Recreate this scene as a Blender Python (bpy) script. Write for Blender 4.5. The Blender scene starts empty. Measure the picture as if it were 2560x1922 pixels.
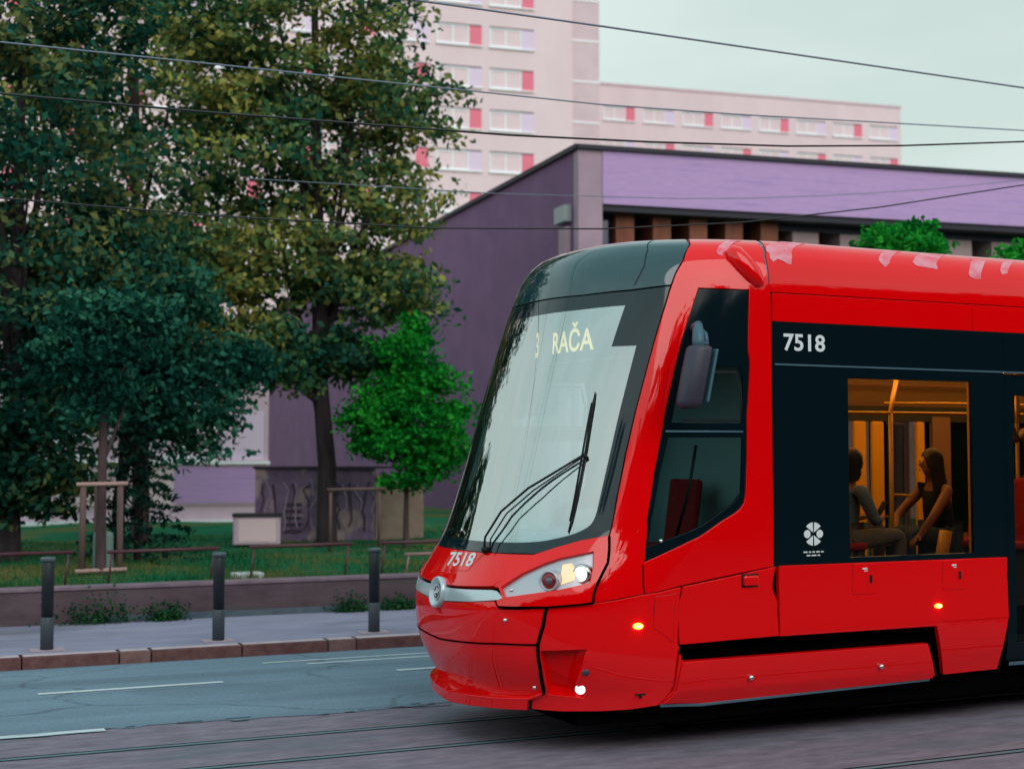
import bpy, bmesh, math, random
import numpy as np
from mathutils import Vector, Matrix, Quaternion
from mathutils.geometry import delaunay_2d_cdt
random.seed(7)
R = math.radians
sc = bpy.context.scene
col = sc.collection
# ------------------------------------------------------------------ camera
cam_d = bpy.data.cameras.new('camera'); cam = bpy.data.objects.new('camera', cam_d); col.objects.link(cam)
cam.location = (0, 0, 2.1)
cam.rotation_euler = (R(90)+math.atan(160/3072), 0, R(-25))
cam_d.lens = 50; cam_d.sensor_width = 36
cam_d.clip_start = .1; cam_d.clip_end = 3000
cam_d.dof.use_dof = True; cam_d.dof.focus_distance = 10.9; cam_d.dof.aperture_fstop = 1.6
sc.camera = cam
# ------------------------------------------------------------------ sky and sun (soft evening overcast)
SUN_EL, SUN_AZ = R(34), R(174)           # compass angle from +Y, clockwise: behind the camera
w = bpy.data.worlds.new('World'); sc.world = w; w.use_nodes = True
nt = w.node_tree; N = nt.nodes; L = nt.links
for n in list(N): N.remove(n)
out = N.new('ShaderNodeOutputWorld'); bg = N.new('ShaderNodeBackground'); L.new(bg.outputs[0], out.inputs[0])
sky = N.new('ShaderNodeTexSky'); sky.sky_type = 'NISHITA'; sky.sun_disc = False
sky.sun_elevation = SUN_EL; sky.sun_rotation = SUN_AZ; sky.air_density = 1.2; sky.dust_density = 3
tc = N.new('ShaderNodeTexCoord'); mp = N.new('ShaderNodeMapping'); mp.inputs['Scale'].default_value = (1, 1, 3.2)
ns = N.new('ShaderNodeTexNoise'); ns.inputs['Scale'].default_value = 2.2; ns.inputs['Detail'].default_value = 5; ns.inputs['Roughness'].default_value = .55
L.new(tc.outputs['Generated'], mp.inputs[0]); L.new(mp.outputs[0], ns.inputs[0])
cr = N.new('ShaderNodeValToRGB'); cr.color_ramp.elements[0].position = .3; cr.color_ramp.elements[1].position = .72
cr.color_ramp.elements[0].color = (7.0, 8.3, 7.75, 1); cr.color_ramp.elements[1].color = (9.1, 10.0, 9.75, 1)
L.new(ns.outputs[0], cr.inputs[0])
mx = N.new('ShaderNodeMix'); mx.data_type = 'RGBA'; mx.inputs[0].default_value = .9
sx = N.new('ShaderNodeSeparateXYZ'); L.new(tc.outputs['Generated'], sx.inputs[0])
gr = N.new('ShaderNodeValToRGB'); ge = gr.color_ramp.elements; ge[0].position = .0; ge[0].color = (1.14, 1.10, 1.11, 1); ge[1].position = .75; ge[1].color = (.60, .82, .90, 1); gk = ge.new(.30); gk.color = (.98, 1.0, 1.0, 1)
L.new(sx.outputs[2], gr.inputs[0])
ml = N.new('ShaderNodeMix'); ml.data_type = 'RGBA'; ml.blend_type = 'MULTIPLY'; ml.inputs[0].default_value = 1; L.new(cr.outputs[0], ml.inputs[6]); L.new(gr.outputs[0], ml.inputs[7])
gx = N.new('ShaderNodeMapRange'); gx.inputs[1].default_value = -1; gx.inputs[2].default_value = .55; gx.inputs[3].default_value = 1.42; gx.inputs[4].default_value = .94; L.new(sx.outputs[0], gx.inputs[0])
vs = N.new('ShaderNodeVectorMath'); vs.operation = 'SCALE'; L.new(ml.outputs[2], vs.inputs[0]); L.new(gx.outputs[0], vs.inputs['Scale'])
L.new(sky.outputs[0], mx.inputs[6]); L.new(vs.outputs[0], mx.inputs[7])
L.new(mx.outputs[2], bg.inputs[0]); bg.inputs[1].default_value = .1
sd = bpy.data.lights.new('sun', 'SUN'); so = bpy.data.objects.new('sun', sd); col.objects.link(so)
sd.energy = 1.5; sd.angle = R(52); sd.color = (1, .955, .93)
dv = Vector((math.sin(SUN_AZ)*math.cos(SUN_EL), math.cos(SUN_AZ)*math.cos(SUN_EL), math.sin(SUN_EL)))
so.rotation_euler = dv.to_track_quat('Z', 'Y').to_euler()
sc.view_settings.view_transform = 'Standard'; sc.view_settings.look = 'None'; sc.view_settings.exposure = 0; sc.view_settings.gamma = 1
sc.render.engine = 'CYCLES'
sc.cycles.use_denoising = True
sc.cycles.max_bounces = 8; sc.cycles.transparent_max_bounces = 12; sc.cycles.sample_clamp_indirect = 4

# ------------------------------------------------------------------ helpers
def children(o): return [c for c in bpy.data.objects if c.parent is o]
def tag(o, label=None, cat=None, group=None, kind=None):
    if label: o['label'] = label
    if cat: o['category'] = cat
    if group: o['group'] = group
    if kind: o['kind'] = kind
    return o
def empty(name, loc=(0, 0, 0), rz=0):
    o = bpy.data.objects.new(name, None); col.objects.link(o); o.location = loc; o.rotation_euler = (0, 0, rz)
    o.empty_display_size = .2; return o
def mesh_obj(name, verts, faces, mat, parent=None, smooth=False, normals=None):
    me = bpy.data.meshes.new(name); me.from_pydata([tuple(v) for v in verts], [], faces); me.update()
    for m in (mat if isinstance(mat, (list, tuple)) else [mat]): me.materials.append(m)
    if smooth or normals is not None: me.polygons.foreach_set('use_smooth', [True]*len(me.polygons))
    if normals is not None: me.normals_split_custom_set_from_vertices(normals)
    o = bpy.data.objects.new(name, me); col.objects.link(o)
    if parent: o.parent = parent
    return o
class MB:
    def __init__(s): s.v = []; s.f = []
    def quad(s, *p):
        n = len(s.v); s.v += [tuple(q) for q in p]; s.f.append(tuple(range(n, n+len(p))))
    def box(s, x0, x1, y0, y1, z0, z1, M=None):
        n = len(s.v)
        c = [(x0,y0,z0),(x1,y0,z0),(x1,y1,z0),(x0,y1,z0),(x0,y0,z1),(x1,y0,z1),(x1,y1,z1),(x0,y1,z1)]
        s.v += [tuple(M @ Vector(q)) if M else q for q in c]
        s.f += [tuple(n+i for i in f) for f in ((0,3,2,1),(4,5,6,7),(0,1,5,4),(1,2,6,5),(2,3,7,6),(3,0,4,7))]
        return s
    def tube(s, pts, r, n=8, cap=True):
        pts = [Vector(p) for p in pts]; rs = r if isinstance(r, (list, tuple)) else [r]*len(pts)
        base = len(s.v); u = None
        for i, p in enumerate(pts):
            t = (pts[min(i+1, len(pts)-1)]-pts[max(i-1, 0)]).normalized()
            if u is None:
                u = t.orthogonal().normalized()
            else:
                u = (u-t*u.dot(t)).normalized()
            q = t.cross(u)
            for k in range(n):
                a = 2*math.pi*k/n; s.v.append(tuple(p+(u*math.cos(a)+q*math.sin(a))*rs[i]))
        for i in range(len(pts)-1):
            for k in range(n):
                a = base+i*n+k; b = base+i*n+(k+1) % n
                s.f.append((a, b, b+n, a+n))
        if cap:
            s.f.append(tuple(base+k for k in reversed(range(n)))); e = base+(len(pts)-1)*n
            s.f.append(tuple(e+k for k in range(n)))
        return s
    def lathe(s, prof, c, ax, n=20, sx=1, up=None):
        ax = Vector(ax).normalized(); c = Vector(c)
        u = (Vector(up)-ax*Vector(up).dot(ax)).normalized() if up else ax.orthogonal().normalized()
        q = ax.cross(u); base = len(s.v)
        for r, h in prof:
            for k in range(n):
                a = 2*math.pi*k/n; s.v.append(tuple(c+ax*h+(u*math.cos(a)+q*math.sin(a)*sx)*r))
        for i in range(len(prof)-1):
            for k in range(n):
                a = base+i*n+k; b = base+i*n+(k+1) % n
                s.f.append((a, b, b+n, a+n))
        if prof[0][0] > 1e-4: s.f.append(tuple(base+k for k in reversed(range(n))))
        if prof[-1][0] > 1e-4: s.f.append(tuple(base+(len(prof)-1)*n+k for k in range(n)))
        return s
    def build(s, name, mat, parent=None, smooth=False, bevel=0):
        o = mesh_obj(name, s.v, s.f, mat, parent, smooth)
        if bevel:
            bm = bmesh.new(); bm.from_mesh(o.data)
            bmesh.ops.remove_doubles(bm, verts=bm.verts, dist=1e-5)
            bmesh.ops.bevel(bm, geom=[e for e in bm.edges if len(e.link_faces) == 2 and e.calc_face_angle(0) > .5], offset=bevel, segments=2, profile=.5, affect='EDGES', clamp_overlap=True)
            bm.to_mesh(o.data); bm.free()
        return o
# ------------------------------------------------------------------ materials
def new_mat(name):
    m = bpy.data.materials.new(name); m.use_nodes = True; t = m.node_tree
    b = t.nodes['Principled BSDF']; return m, t, b
def setp(b, **k):
    for n, v in k.items(): b.inputs[n.replace('_', ' ')].default_value = v
def flat(name, c, rough=.6, metal=0, spec=.5, coat=0, coat_rough=.05):
    m, t, b = new_mat(name); setp(b, Base_Color=(*c, 1), Roughness=rough, Metallic=metal)
    b.inputs['Specular IOR Level'].default_value = spec; b.inputs['Coat Weight'].default_value = coat; b.inputs['Coat Roughness'].default_value = coat_rough
    return m
def noise_mat(name, c1, c2, scale=5, rough=.8, stretch=(1, 1, 1), detail=6, c3=None, scale3=1, bump=0, spec=.3, lo=.35, hi=.65, thr3=(.55, .7)):
    m, t, b = new_mat(name); Nn, Ll = t.nodes, t.links
    tc = Nn.new('ShaderNodeTexCoord'); mp = Nn.new('ShaderNodeMapping'); mp.inputs['Scale'].default_value = stretch
    Ll.new(tc.outputs['Object'], mp.inputs[0])
    n1 = Nn.new('ShaderNodeTexNoise'); n1.inputs['Scale'].default_value = scale; n1.inputs['Detail'].default_value = detail
    n1.inputs['Roughness'].default_value = .65
    Ll.new(mp.outputs[0], n1.inputs[0])
    r = Nn.new('ShaderNodeValToRGB'); r.color_ramp.elements[0].color = (*c1, 1); r.color_ramp.elements[1].color = (*c2, 1)
    r.color_ramp.elements[0].position = lo; r.color_ramp.elements[1].position = hi
    Ll.new(n1.outputs[0], r.inputs[0]); last = r.outputs[0]
    if c3:
        n3 = Nn.new('ShaderNodeTexNoise'); n3.inputs['Scale'].default_value = scale3; n3.inputs['Detail'].default_value = 4
        Ll.new(mp.outputs[0], n3.inputs[0])
        r3 = Nn.new('ShaderNodeMapRange'); r3.inputs[1].default_value = thr3[0]; r3.inputs[2].default_value = thr3[1]
        Ll.new(n3.outputs[0], r3.inputs[0])
        x = Nn.new('ShaderNodeMix'); x.data_type = 'RGBA'; Ll.new(r3.outputs[0], x.inputs[0]); Ll.new(last, x.inputs[6]); x.inputs[7].default_value = (*c3, 1)
        last = x.outputs[2]
    Ll.new(last, b.inputs['Base Color']); b.inputs['Roughness'].default_value = rough; b.inputs['Specular IOR Level'].default_value = spec
    if bump:
        bp = Nn.new('ShaderNodeBump'); bp.inputs['Strength'].default_value = bump; bp.inputs['Distance'].default_value = .02
        Ll.new(n1.outputs[0], bp.inputs['Height']); Ll.new(bp.outputs[0], b.inputs['Normal'])
    return m
def leaf_mat(name, dark, mid, light, scale=.5, trans=.25):
    """foliage: hue patches through the crown and a random tint per leaf"""
    m, t, b = new_mat(name); Nn, Ll = t.nodes, t.links
    tc = Nn.new('ShaderNodeTexCoord'); n = Nn.new('ShaderNodeTexNoise'); n.inputs['Scale'].default_value = scale; n.inputs['Detail'].default_value = 3
    Ll.new(tc.outputs['Object'], n.inputs[0])
    g = Nn.new('ShaderNodeNewGeometry'); ad = Nn.new('ShaderNodeMath'); ad.operation = 'MULTIPLY_ADD'; ad.inputs[1].default_value = .34
    sub = Nn.new('ShaderNodeMath'); sub.operation = 'SUBTRACT'; sub.inputs[1].default_value = .17
    Ll.new(g.outputs['Random Per Island'], ad.inputs[0]); Ll.new(n.outputs[0], sub.inputs[0]); Ll.new(sub.outputs[0], ad.inputs[2])
    r = Nn.new('ShaderNodeValToRGB'); e = r.color_ramp.elements; e[0].position = .32; e[0].color = (*dark, 1); e[1].position = .7; e[1].color = (*light, 1)
    k = e.new(.5); k.color = (*mid, 1)
    Ll.new(ad.outputs[0], r.inputs[0])
    d = Nn.new('ShaderNodeBsdfDiffuse'); tr = Nn.new('ShaderNodeBsdfTranslucent'); ms = Nn.new('ShaderNodeMixShader'); ms.inputs[0].default_value = trans
    Ll.new(r.outputs[0], d.inputs[0]); Ll.new(r.outputs[0], tr.inputs[0]); Ll.new(d.outputs[0], ms.inputs[1]); Ll.new(tr.outputs[0], ms.inputs[2])
    Nn.remove(b); Ll.new(ms.outputs[0], Nn['Material Output'].inputs[0])
    return m
def glass_mat(name, tint, refl=.08, extra=0., rough=.0, gcol=(1, 1, 1)):
    """thin tinted pane: see-through tint plus a mirror layer (fresnel + a coated share)"""
    m, t, b = new_mat(name); Nn, Ll = t.nodes, t.links; Nn.remove(b)
    tr = Nn.new('ShaderNodeBsdfTransparent'); tr.inputs[0].default_value = (*tint, 1)
    gl = Nn.new('ShaderNodeBsdfGlossy'); gl.inputs['Roughness'].default_value = rough; gl.inputs[0].default_value = (*gcol, 1)
    lw = Nn.new('ShaderNodeFresnel'); lw.inputs[0].default_value = 1.45
    ma = Nn.new('ShaderNodeMath'); ma.operation = 'MULTIPLY_ADD'; ma.use_clamp = True; ma.inputs[1].default_value = refl; ma.inputs[2].default_value = extra
    Ll.new(lw.outputs[0], ma.inputs[0])
    ms = Nn.new('ShaderNodeMixShader'); Ll.new(ma.outputs[0], ms.inputs[0]); Ll.new(tr.outputs[0], ms.inputs[1]); Ll.new(gl.outputs[0], ms.inputs[2])
    Ll.new(ms.outputs[0], Nn['Material Output'].inputs[0]); return m
def emit_mat(name, c, s):
    m, t, b = new_mat(name); setp(b, Base_Color=(*c, 1), Emission_Color=(*c, 1), Emission_Strength=s, Roughness=.3); return m
def cloth(name, c): return noise_mat(name, tuple(x*.85 for x in c), tuple(min(1, x*1.15) for x in c), 40, .85)

M = {}
M['red'] = flat('red_paint', (.90, .001, .003), .4, 0, 0, 1, .025); M['red'].node_tree.nodes['Principled BSDF'].inputs['Coat IOR'].default_value = 1.52
def weather(m):
    t = m.node_tree; b = t.nodes['Principled BSDF']; Nn, Ll = t.nodes, t.links
    tc = Nn.new('ShaderNodeTexCoord'); n1 = Nn.new('ShaderNodeTexNoise'); n1.inputs['Scale'].default_value = 1.6; n1.inputs['Detail'].default_value = 2
    Ll.new(tc.outputs['Object'], n1.inputs[0]); bp = Nn.new('ShaderNodeBump'); bp.inputs['Strength'].default_value = .10; bp.inputs['Distance'].default_value = .02
    Ll.new(n1.outputs[0], bp.inputs['Height']); Ll.new(bp.outputs[0], b.inputs['Coat Normal'])
    n2 = Nn.new('ShaderNodeTexNoise'); n2.inputs['Scale'].default_value = 5; n2.inputs['Detail'].default_value = 8; n2.inputs['Roughness'].default_value = .7
    mp = Nn.new('ShaderNodeMapping'); mp.inputs['Scale'].default_value = (.6, 1, 1.4); Ll.new(tc.outputs['Object'], mp.inputs[0]); Ll.new(mp.outputs[0], n2.inputs[0])
    sz = Nn.new('ShaderNodeSeparateXYZ'); g = Nn.new('ShaderNodeNewGeometry'); Ll.new(g.outputs['Position'], sz.inputs[0])
    r = Nn.new('ShaderNodeMapRange'); r.inputs[1].default_value = .85; r.inputs[2].default_value = .28; r.inputs[3].default_value = 0; r.inputs[4].default_value = .28; Ll.new(sz.outputs[2], r.inputs[0])
    mm = Nn.new('ShaderNodeMath'); mm.operation = 'MULTIPLY'; Ll.new(n2.outputs[0], mm.inputs[0]); Ll.new(r.outputs[0], mm.inputs[1])
    x = Nn.new('ShaderNodeMix'); x.data_type = 'RGBA'; Ll.new(mm.outputs[0], x.inputs[0]); x.inputs[6].default_value = b.inputs['Base Color'].default_value; x.inputs[7].default_value = (.22, .03, .03, 1)
    Ll.new(x.outputs[2], b.inputs['Base Color'])
    r2 = Nn.new('ShaderNodeMapRange'); r2.inputs[1].default_value = .3; r2.inputs[2].default_value = .8; r2.inputs[3].default_value = .015; r2.inputs[4].default_value = .07; Ll.new(n2.outputs[0], r2.inputs[0]); Ll.new(r2.outputs[0], b.inputs['Coat Roughness'])
weather(M['red'])
M['roof_sheen'] = noise_mat('painted_roof_sheen', (.84, .10, .15), (.78, .38, .44), 5, .6, (1, 1, 2))  # pale pink colour painted as sky reflections along the roof edge
M['red_dull'] = flat('red_paint_dull', (.72, .001, .002), .4, 0, 0, .4, .08)  # darker, less glossy red for the lamp pocket, crease and flap seam
M['black_gloss'] = flat('black_gloss', (.010, .045, .055), .05, 0, .8, .3, .02)
M['black_band'] = flat('black_band', (.003, .010, .014), .10, 0, .16)
M['frit'] = flat('black_frit', (.004, .016, .022), .05, 0, .5, .15, .02)
M['black'] = flat('black_plastic', (.006, .007, .009), .5, 0, .25)
M['dark'] = flat('dark_void', (.002, .002, .0025), .9, 0, 0)
M['rubber'] = flat('rubber', (.01, .01, .011), .6, 0, .3)
M['silver'] = flat('silver_paint', (.52, .60, .64), .28, .25, .5, .5, .05)
M['lamp_silver'] = flat('lamp_housing', (.50, .50, .54), .3, .3, .5, .3)
M['chrome'] = flat('chrome', (.75, .76, .78), .15, 1)
M['white'] = flat('white_lettering', (.78, .80, .82), .5)
M['grey_strip'] = flat('grey_trim', (.12, .22, .28), .35, .5)
M['grey_plastic'] = flat('mirror_grey', (.045, .042, .065), .45, 0, .4)
M['mirror_cap'] = flat('mirror_teal', (.05, .12, .16), .4, 0, .4)
M['windscreen'] = glass_mat('windscreen_glass', (.55, .70, .70), .55, .42, 0, (.94, 1, .99))
M['side_glass'] = glass_mat('side_glass', (.50, .45, .40), .55, .01)
M['cab_glass'] = glass_mat('cab_glass', (.62, .82, .84), .7, .02)
M['warm_lamp'] = emit_mat('headlight_glow', (1, .85, .52), 2.6)
M['warm_soft'] = emit_mat('reflector_glow', (1, .74, .46), .30)
M['white_lamp'] = emit_mat('daylight_glow', (.95, .98, 1), 1.3)
M['amber'] = emit_mat('amber_glow', (1, .20, .02), 7)
M['amber_hot'] = emit_mat('amber_hot', (1, .55, .12), 9)
M['led'] = emit_mat('led_yellow', (1, .64, .20), 1.2)
M['ceiling_lamp'] = emit_mat('ceiling_lamp', (1, .56, .15), 12)
M['lens_red'] = flat('red_lens', (.30, .006, .01), .15, 0, .5, .5)
M['lens_dark'] = flat('dark_lens', (.10, .09, .12), .2, 0, .5, .5)
M['int_yellow'] = flat('yellow_pole', (.70, .36, .03), .35, 0, .4)
M['int_wall'] = flat('interior_panel', (.42, .26, .13), .6)
M['int_brown'] = flat('interior_brown', (.20, .10, .06), .6)
M['int_floor'] = flat('interior_floor', (.03, .03, .035), .8)
M['int_dark'] = flat('interior_dark', (.012, .016, .018), .7)
M['seat_red'] = cloth('seat_red', (.30, .012, .012))
M['skin'] = flat('skin', (.24, .095, .05), .55)
M['hair_dark'] = noise_mat('hair_dark', (.010, .008, .010), (.03, .022, .022), 60, .5, (1, 1, .15))
M['shirt_dark'] = cloth('shirt_dark', (.012, .017, .024))
M['shirt_blue'] = cloth('shirt_light_blue', (.10, .145, .185))
M['trousers'] = cloth('trousers_grey', (.13, .13, .105))
M['jeans'] = cloth('jeans_blue', (.04, .07, .10))

# ---- tram body surface: a = plan coordinate (0 nose centre, 1 side starts, then metres along the side), v = height coordinate
YC, XEND = 10.08, 13.0
def lerp_tab(tab, v):
    if v <= tab[0][0]: return tab[0][1:]
    for p, q in zip(tab, tab[1:]):
        if v <= q[0]:
            t = (v-p[0])/(q[0]-p[0])
            return tuple(a+(b-a)*t for a, b in zip(p[1:], q[1:]))
    return tab[-1][1:]
def smooth_tab(tab, v):          # Catmull-Rom through the table
    n = len(tab)
    if v <= tab[0][0]: return tab[0][1:]
    if v >= tab[-1][0]: return tab[-1][1:]
    for i in range(n-1):
        if v <= tab[i+1][0]: break
    p1, p2 = tab[i], tab[i+1]
    p0 = tab[i-1] if i else p1; p3 = tab[i+2] if i+2 < n else p2
    h = p2[0]-p1[0]; t = (v-p1[0])/h; out = []
    for k in range(1, len(p1)):
        m1 = (p2[k]-p0[k])/((p2[0]-p0[0]) or 1)*h; m2 = (p3[k]-p1[k])/((p3[0]-p1[0]) or 1)*h
        t2, t3 = t*t, t*t*t
        out.append((2*t3-3*t2+1)*p1[k]+(t3-2*t2+t)*m1+(-2*t3+3*t2)*p2[k]+(t3-t2)*m2)
    return tuple(out)
#        v     z     inset  Xc    A     p
PROF = [(0.26, 0.26, 0.05, 4.255, 1.15, 2.9),
        (0.42, 0.42, 0.03, 4.235, 1.18, 3.0),
        (0.55, 0.55, 0.01, 4.165, 1.20, 3.1),
        (0.70, 0.70, 0.00, 4.105, 1.20, 3.2),
        (0.90, 0.90, 0.00, 4.08, 1.20, 3.3),
        (1.05, 1.05, 0.00, 4.08, 1.20, 3.3),
        (1.15, 1.15, 0.00, 4.10, 1.20, 3.2),
        (1.30, 1.30, 0.00, 4.175, 1.24, 3.0),
        (1.45, 1.45, 0.00, 4.25, 1.30, 2.8),
        (1.60, 1.60, 0.00, 4.305, 1.34, 2.6),
        (2.00, 2.00, 0.00, 4.43, 1.38, 2.5),
        (2.50, 2.50, 0.00, 4.58, 1.40, 2.5),
        (3.00, 3.00, 0.00, 4.74, 1.40, 2.5),
        (3.35, 3.35, 0.00, 4.865, 1.40, 2.5),
        (3.50, 3.50, 0.015, 4.925, 1.40, 2.5),
        (3.64, 3.635, 0.06, 5.01, 1.40, 2.5),
        (3.78, 3.735, 0.15, 5.15, 1.40, 2.5),
        (3.98, 3.80, 0.33, 5.46, 1.40, 2.5),
        (4.35, 3.825, 0.75, 6.15, 1.40, 2.5),
        (4.80, 3.83, 1.25, 7.00, 1.40, 2.5)]
_cache = {}
def prof(v):
    k = round(v, 5)
    r = _cache.get(k)
    if r is None: r = _cache[k] = smooth_tab(PROF, v)
    return r
def S(a, v):
    z, ins, xc, A, p = prof(v)
    s = -1 if a < 0 else 1; t = abs(a); W = 1.25-ins
    if t < 1:
        r = 1-(1-t)**2
        d = W*r; x = xc+A*(1-math.sqrt(max(0, 1-r**p)))
    else:
        d = W; x = xc+A+(t-1)
    return (x, YC-s*d, z)
# outlines of the panels on that surface, near half, as (a, v) pairs
B = {
 'windscreen': [(0.05,1.412),(0.177,1.414),(0.439,1.422),(0.52,1.467),(0.587,1.51),(0.673,1.546),(0.649,1.835),(0.634,2.125),(0.629,2.455),(0.628,2.803),(0.627,3.075),(0.626,3.351),(0.626,3.372),(0.496,3.341),(0.303,3.321),(0.02,3.321)],
 'top_panel': [(0.015,3.337),(0.3,3.335),(0.493,3.357),(0.626,3.388),(0.629,3.475),(0.639,3.586),(0.626,3.746)],
 'cab_shell': [(0.634,3.746),(0.647,3.578),(0.636,3.468),(0.633,3.347),(0.634,3.075),(0.634,2.803),(0.635,2.455),(0.641,2.125),(0.655,1.835),(0.679,1.55),(0.735,1.356),(0.766,1.088),(0.854,1.117),(0.936,1.144),(1.142,1.192),(1.518,1.254),(1.869,1.305),(1.338,2.344),(0.993,3.346),(0.96,3.513),(0.911,3.711)],
 'cab_window': [(0.727,3.366),(0.916,3.362),(0.982,2.894),(1.098,2.411),(1.286,1.828),(1.294,1.767),(1.278,1.726),(1.243,1.693),(1.155,1.638),(0.975,1.493),(0.861,1.355),(0.822,1.473),(0.782,1.66),(0.753,1.998),(0.733,2.462),(0.727,2.735),(0.724,2.945),(0.725,3.16)],
 'bonnet': [(0.055,1.403),(0.181,1.405),(0.44,1.409),(0.396,1.299),(0.338,1.188),(0.124,1.162),(0.039,1.154)],
 'brow': [(0.446,1.409),(0.52,1.466),(0.586,1.511),(0.674,1.548),(0.729,1.357),(0.758,1.096),(0.683,1.074),(0.594,1.058),(0.41,1.043),(0.397,1.061),(0.389,1.086),(0.414,1.107),(0.378,1.176),(0.351,1.184)],
 'lamp': [(0.384,1.18),(0.442,1.281),(0.504,1.352),(0.551,1.392),(0.654,1.44),(0.693,1.327),(0.719,1.218),(0.619,1.169),(0.416,1.109)],
 'reflector_lit': [(0.574,1.351),(0.602,1.362),(0.636,1.307),(0.653,1.243),(0.612,1.213),(0.594,1.277)],
 'bar': [(0.044,1.128),(0.133,1.137),(0.344,1.156),(0.371,1.152),(0.41,1.111),(0.39,1.096),(0.254,1.069),(0.055,1.03)],
 'bumper_up': [(0.055,1.016),(0.255,1.06),(0.37,1.081),(0.394,1.025),(0.487,1.029),(0.592,1.044),(0.579,0.924),(0.554,0.799),(0.396,0.792),(0.146,0.763),(0.045,0.744)],
 'bumper_low': [(0.043,0.729),(0.144,0.749),(0.395,0.779),(0.549,0.786),(0.541,0.633),(0.508,0.46),(0.444,0.415),(0.241,0.391),(0.001,0.346)],
 'lip': [(0.001,0.346),(0.24,0.384),(0.442,0.405),(0.503,0.446),(0.5,0.432),(0.436,0.387),(0.431,0.32),(0.235,0.305),(0.019,0.276)],
 'corner': [(0.601,1.05),(0.679,1.064),(0.763,1.075),(0.855,1.101),(0.939,1.131),(1.144,1.172),(1.163,0.971),(1.135,0.77),(1.146,0.746),(0.937,0.342),(0.829,0.323),(0.707,0.316),(0.573,0.313),(0.443,0.318),(0.446,0.382),(0.515,0.45),(0.55,0.634),(0.562,0.793),(0.586,0.924)],
 'cab_side': [(1.166,1.175),(1.535,1.233),(1.876,1.292),(2.019,1.034),(2.017,0.787),(1.578,0.778),(1.162,0.769)],
 'hatch': [(0.984,1.116),(1.136,1.131),(1.099,0.791),(0.979,0.896)],
 'cab_seam': [(0.86,1.346),(0.865,1.346),(0.938,1.144),(0.933,1.142)],
 'recess': [(0.562,0.751),(0.736,0.765),(0.702,0.642),(0.65,0.515),(0.658,0.444),(0.659,0.406),(0.52,0.428),(0.549,0.596)],
 'recess_in': [(0.57,0.728),(0.695,0.74),(0.658,0.611),(0.617,0.514),(0.625,0.461),(0.623,0.439),(0.534,0.456),(0.558,0.597)],
 'numbox': [(-0.011,1.281),(0.166,1.301),(0.164,1.402),(-0.022,1.384)],
 'numpanel': [(-0.026,1.388),(-0.009,1.252),(0.156,1.271),(0.21,1.414)],
 'wiper': [(0.21,1.421),(0.197,1.504),(0.241,1.693),(0.326,1.865),(0.447,2.102),(0.471,2.583),(0.461,2.068),(0.526,1.565),(0.453,2.119)],
 'toppseam': [(0.415,3.91),(0.51,3.534),(0.496,3.383)],
 'fog': [(0.649,0.471),(0.697,0.597),(0.508,0.358),(0.601,0.364),(0.868,0.41)],
 'lamps': [(0.568,1.241),(0.607,1.315),(0.667,1.29),(0.429,1.173)],
 'bolts': [(1.663,0.494),(2.859,0.502),(0.431,0.956),(0.479,0.478),(0.87,1.51)],
 'pod': [(0.821,3.574),(0.842,3.629),(0.935,3.491),(0.947,3.402),(0.887,3.479)],
 'amber': [(0.921,0.914),(3.557,0.94)],
 'skirt': [(1.125,0.64),(1.378,0.645),(3.397,0.649),(3.405,0.385),(1.242,0.323),(0.945,0.341),(1.157,0.739)],
}
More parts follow.
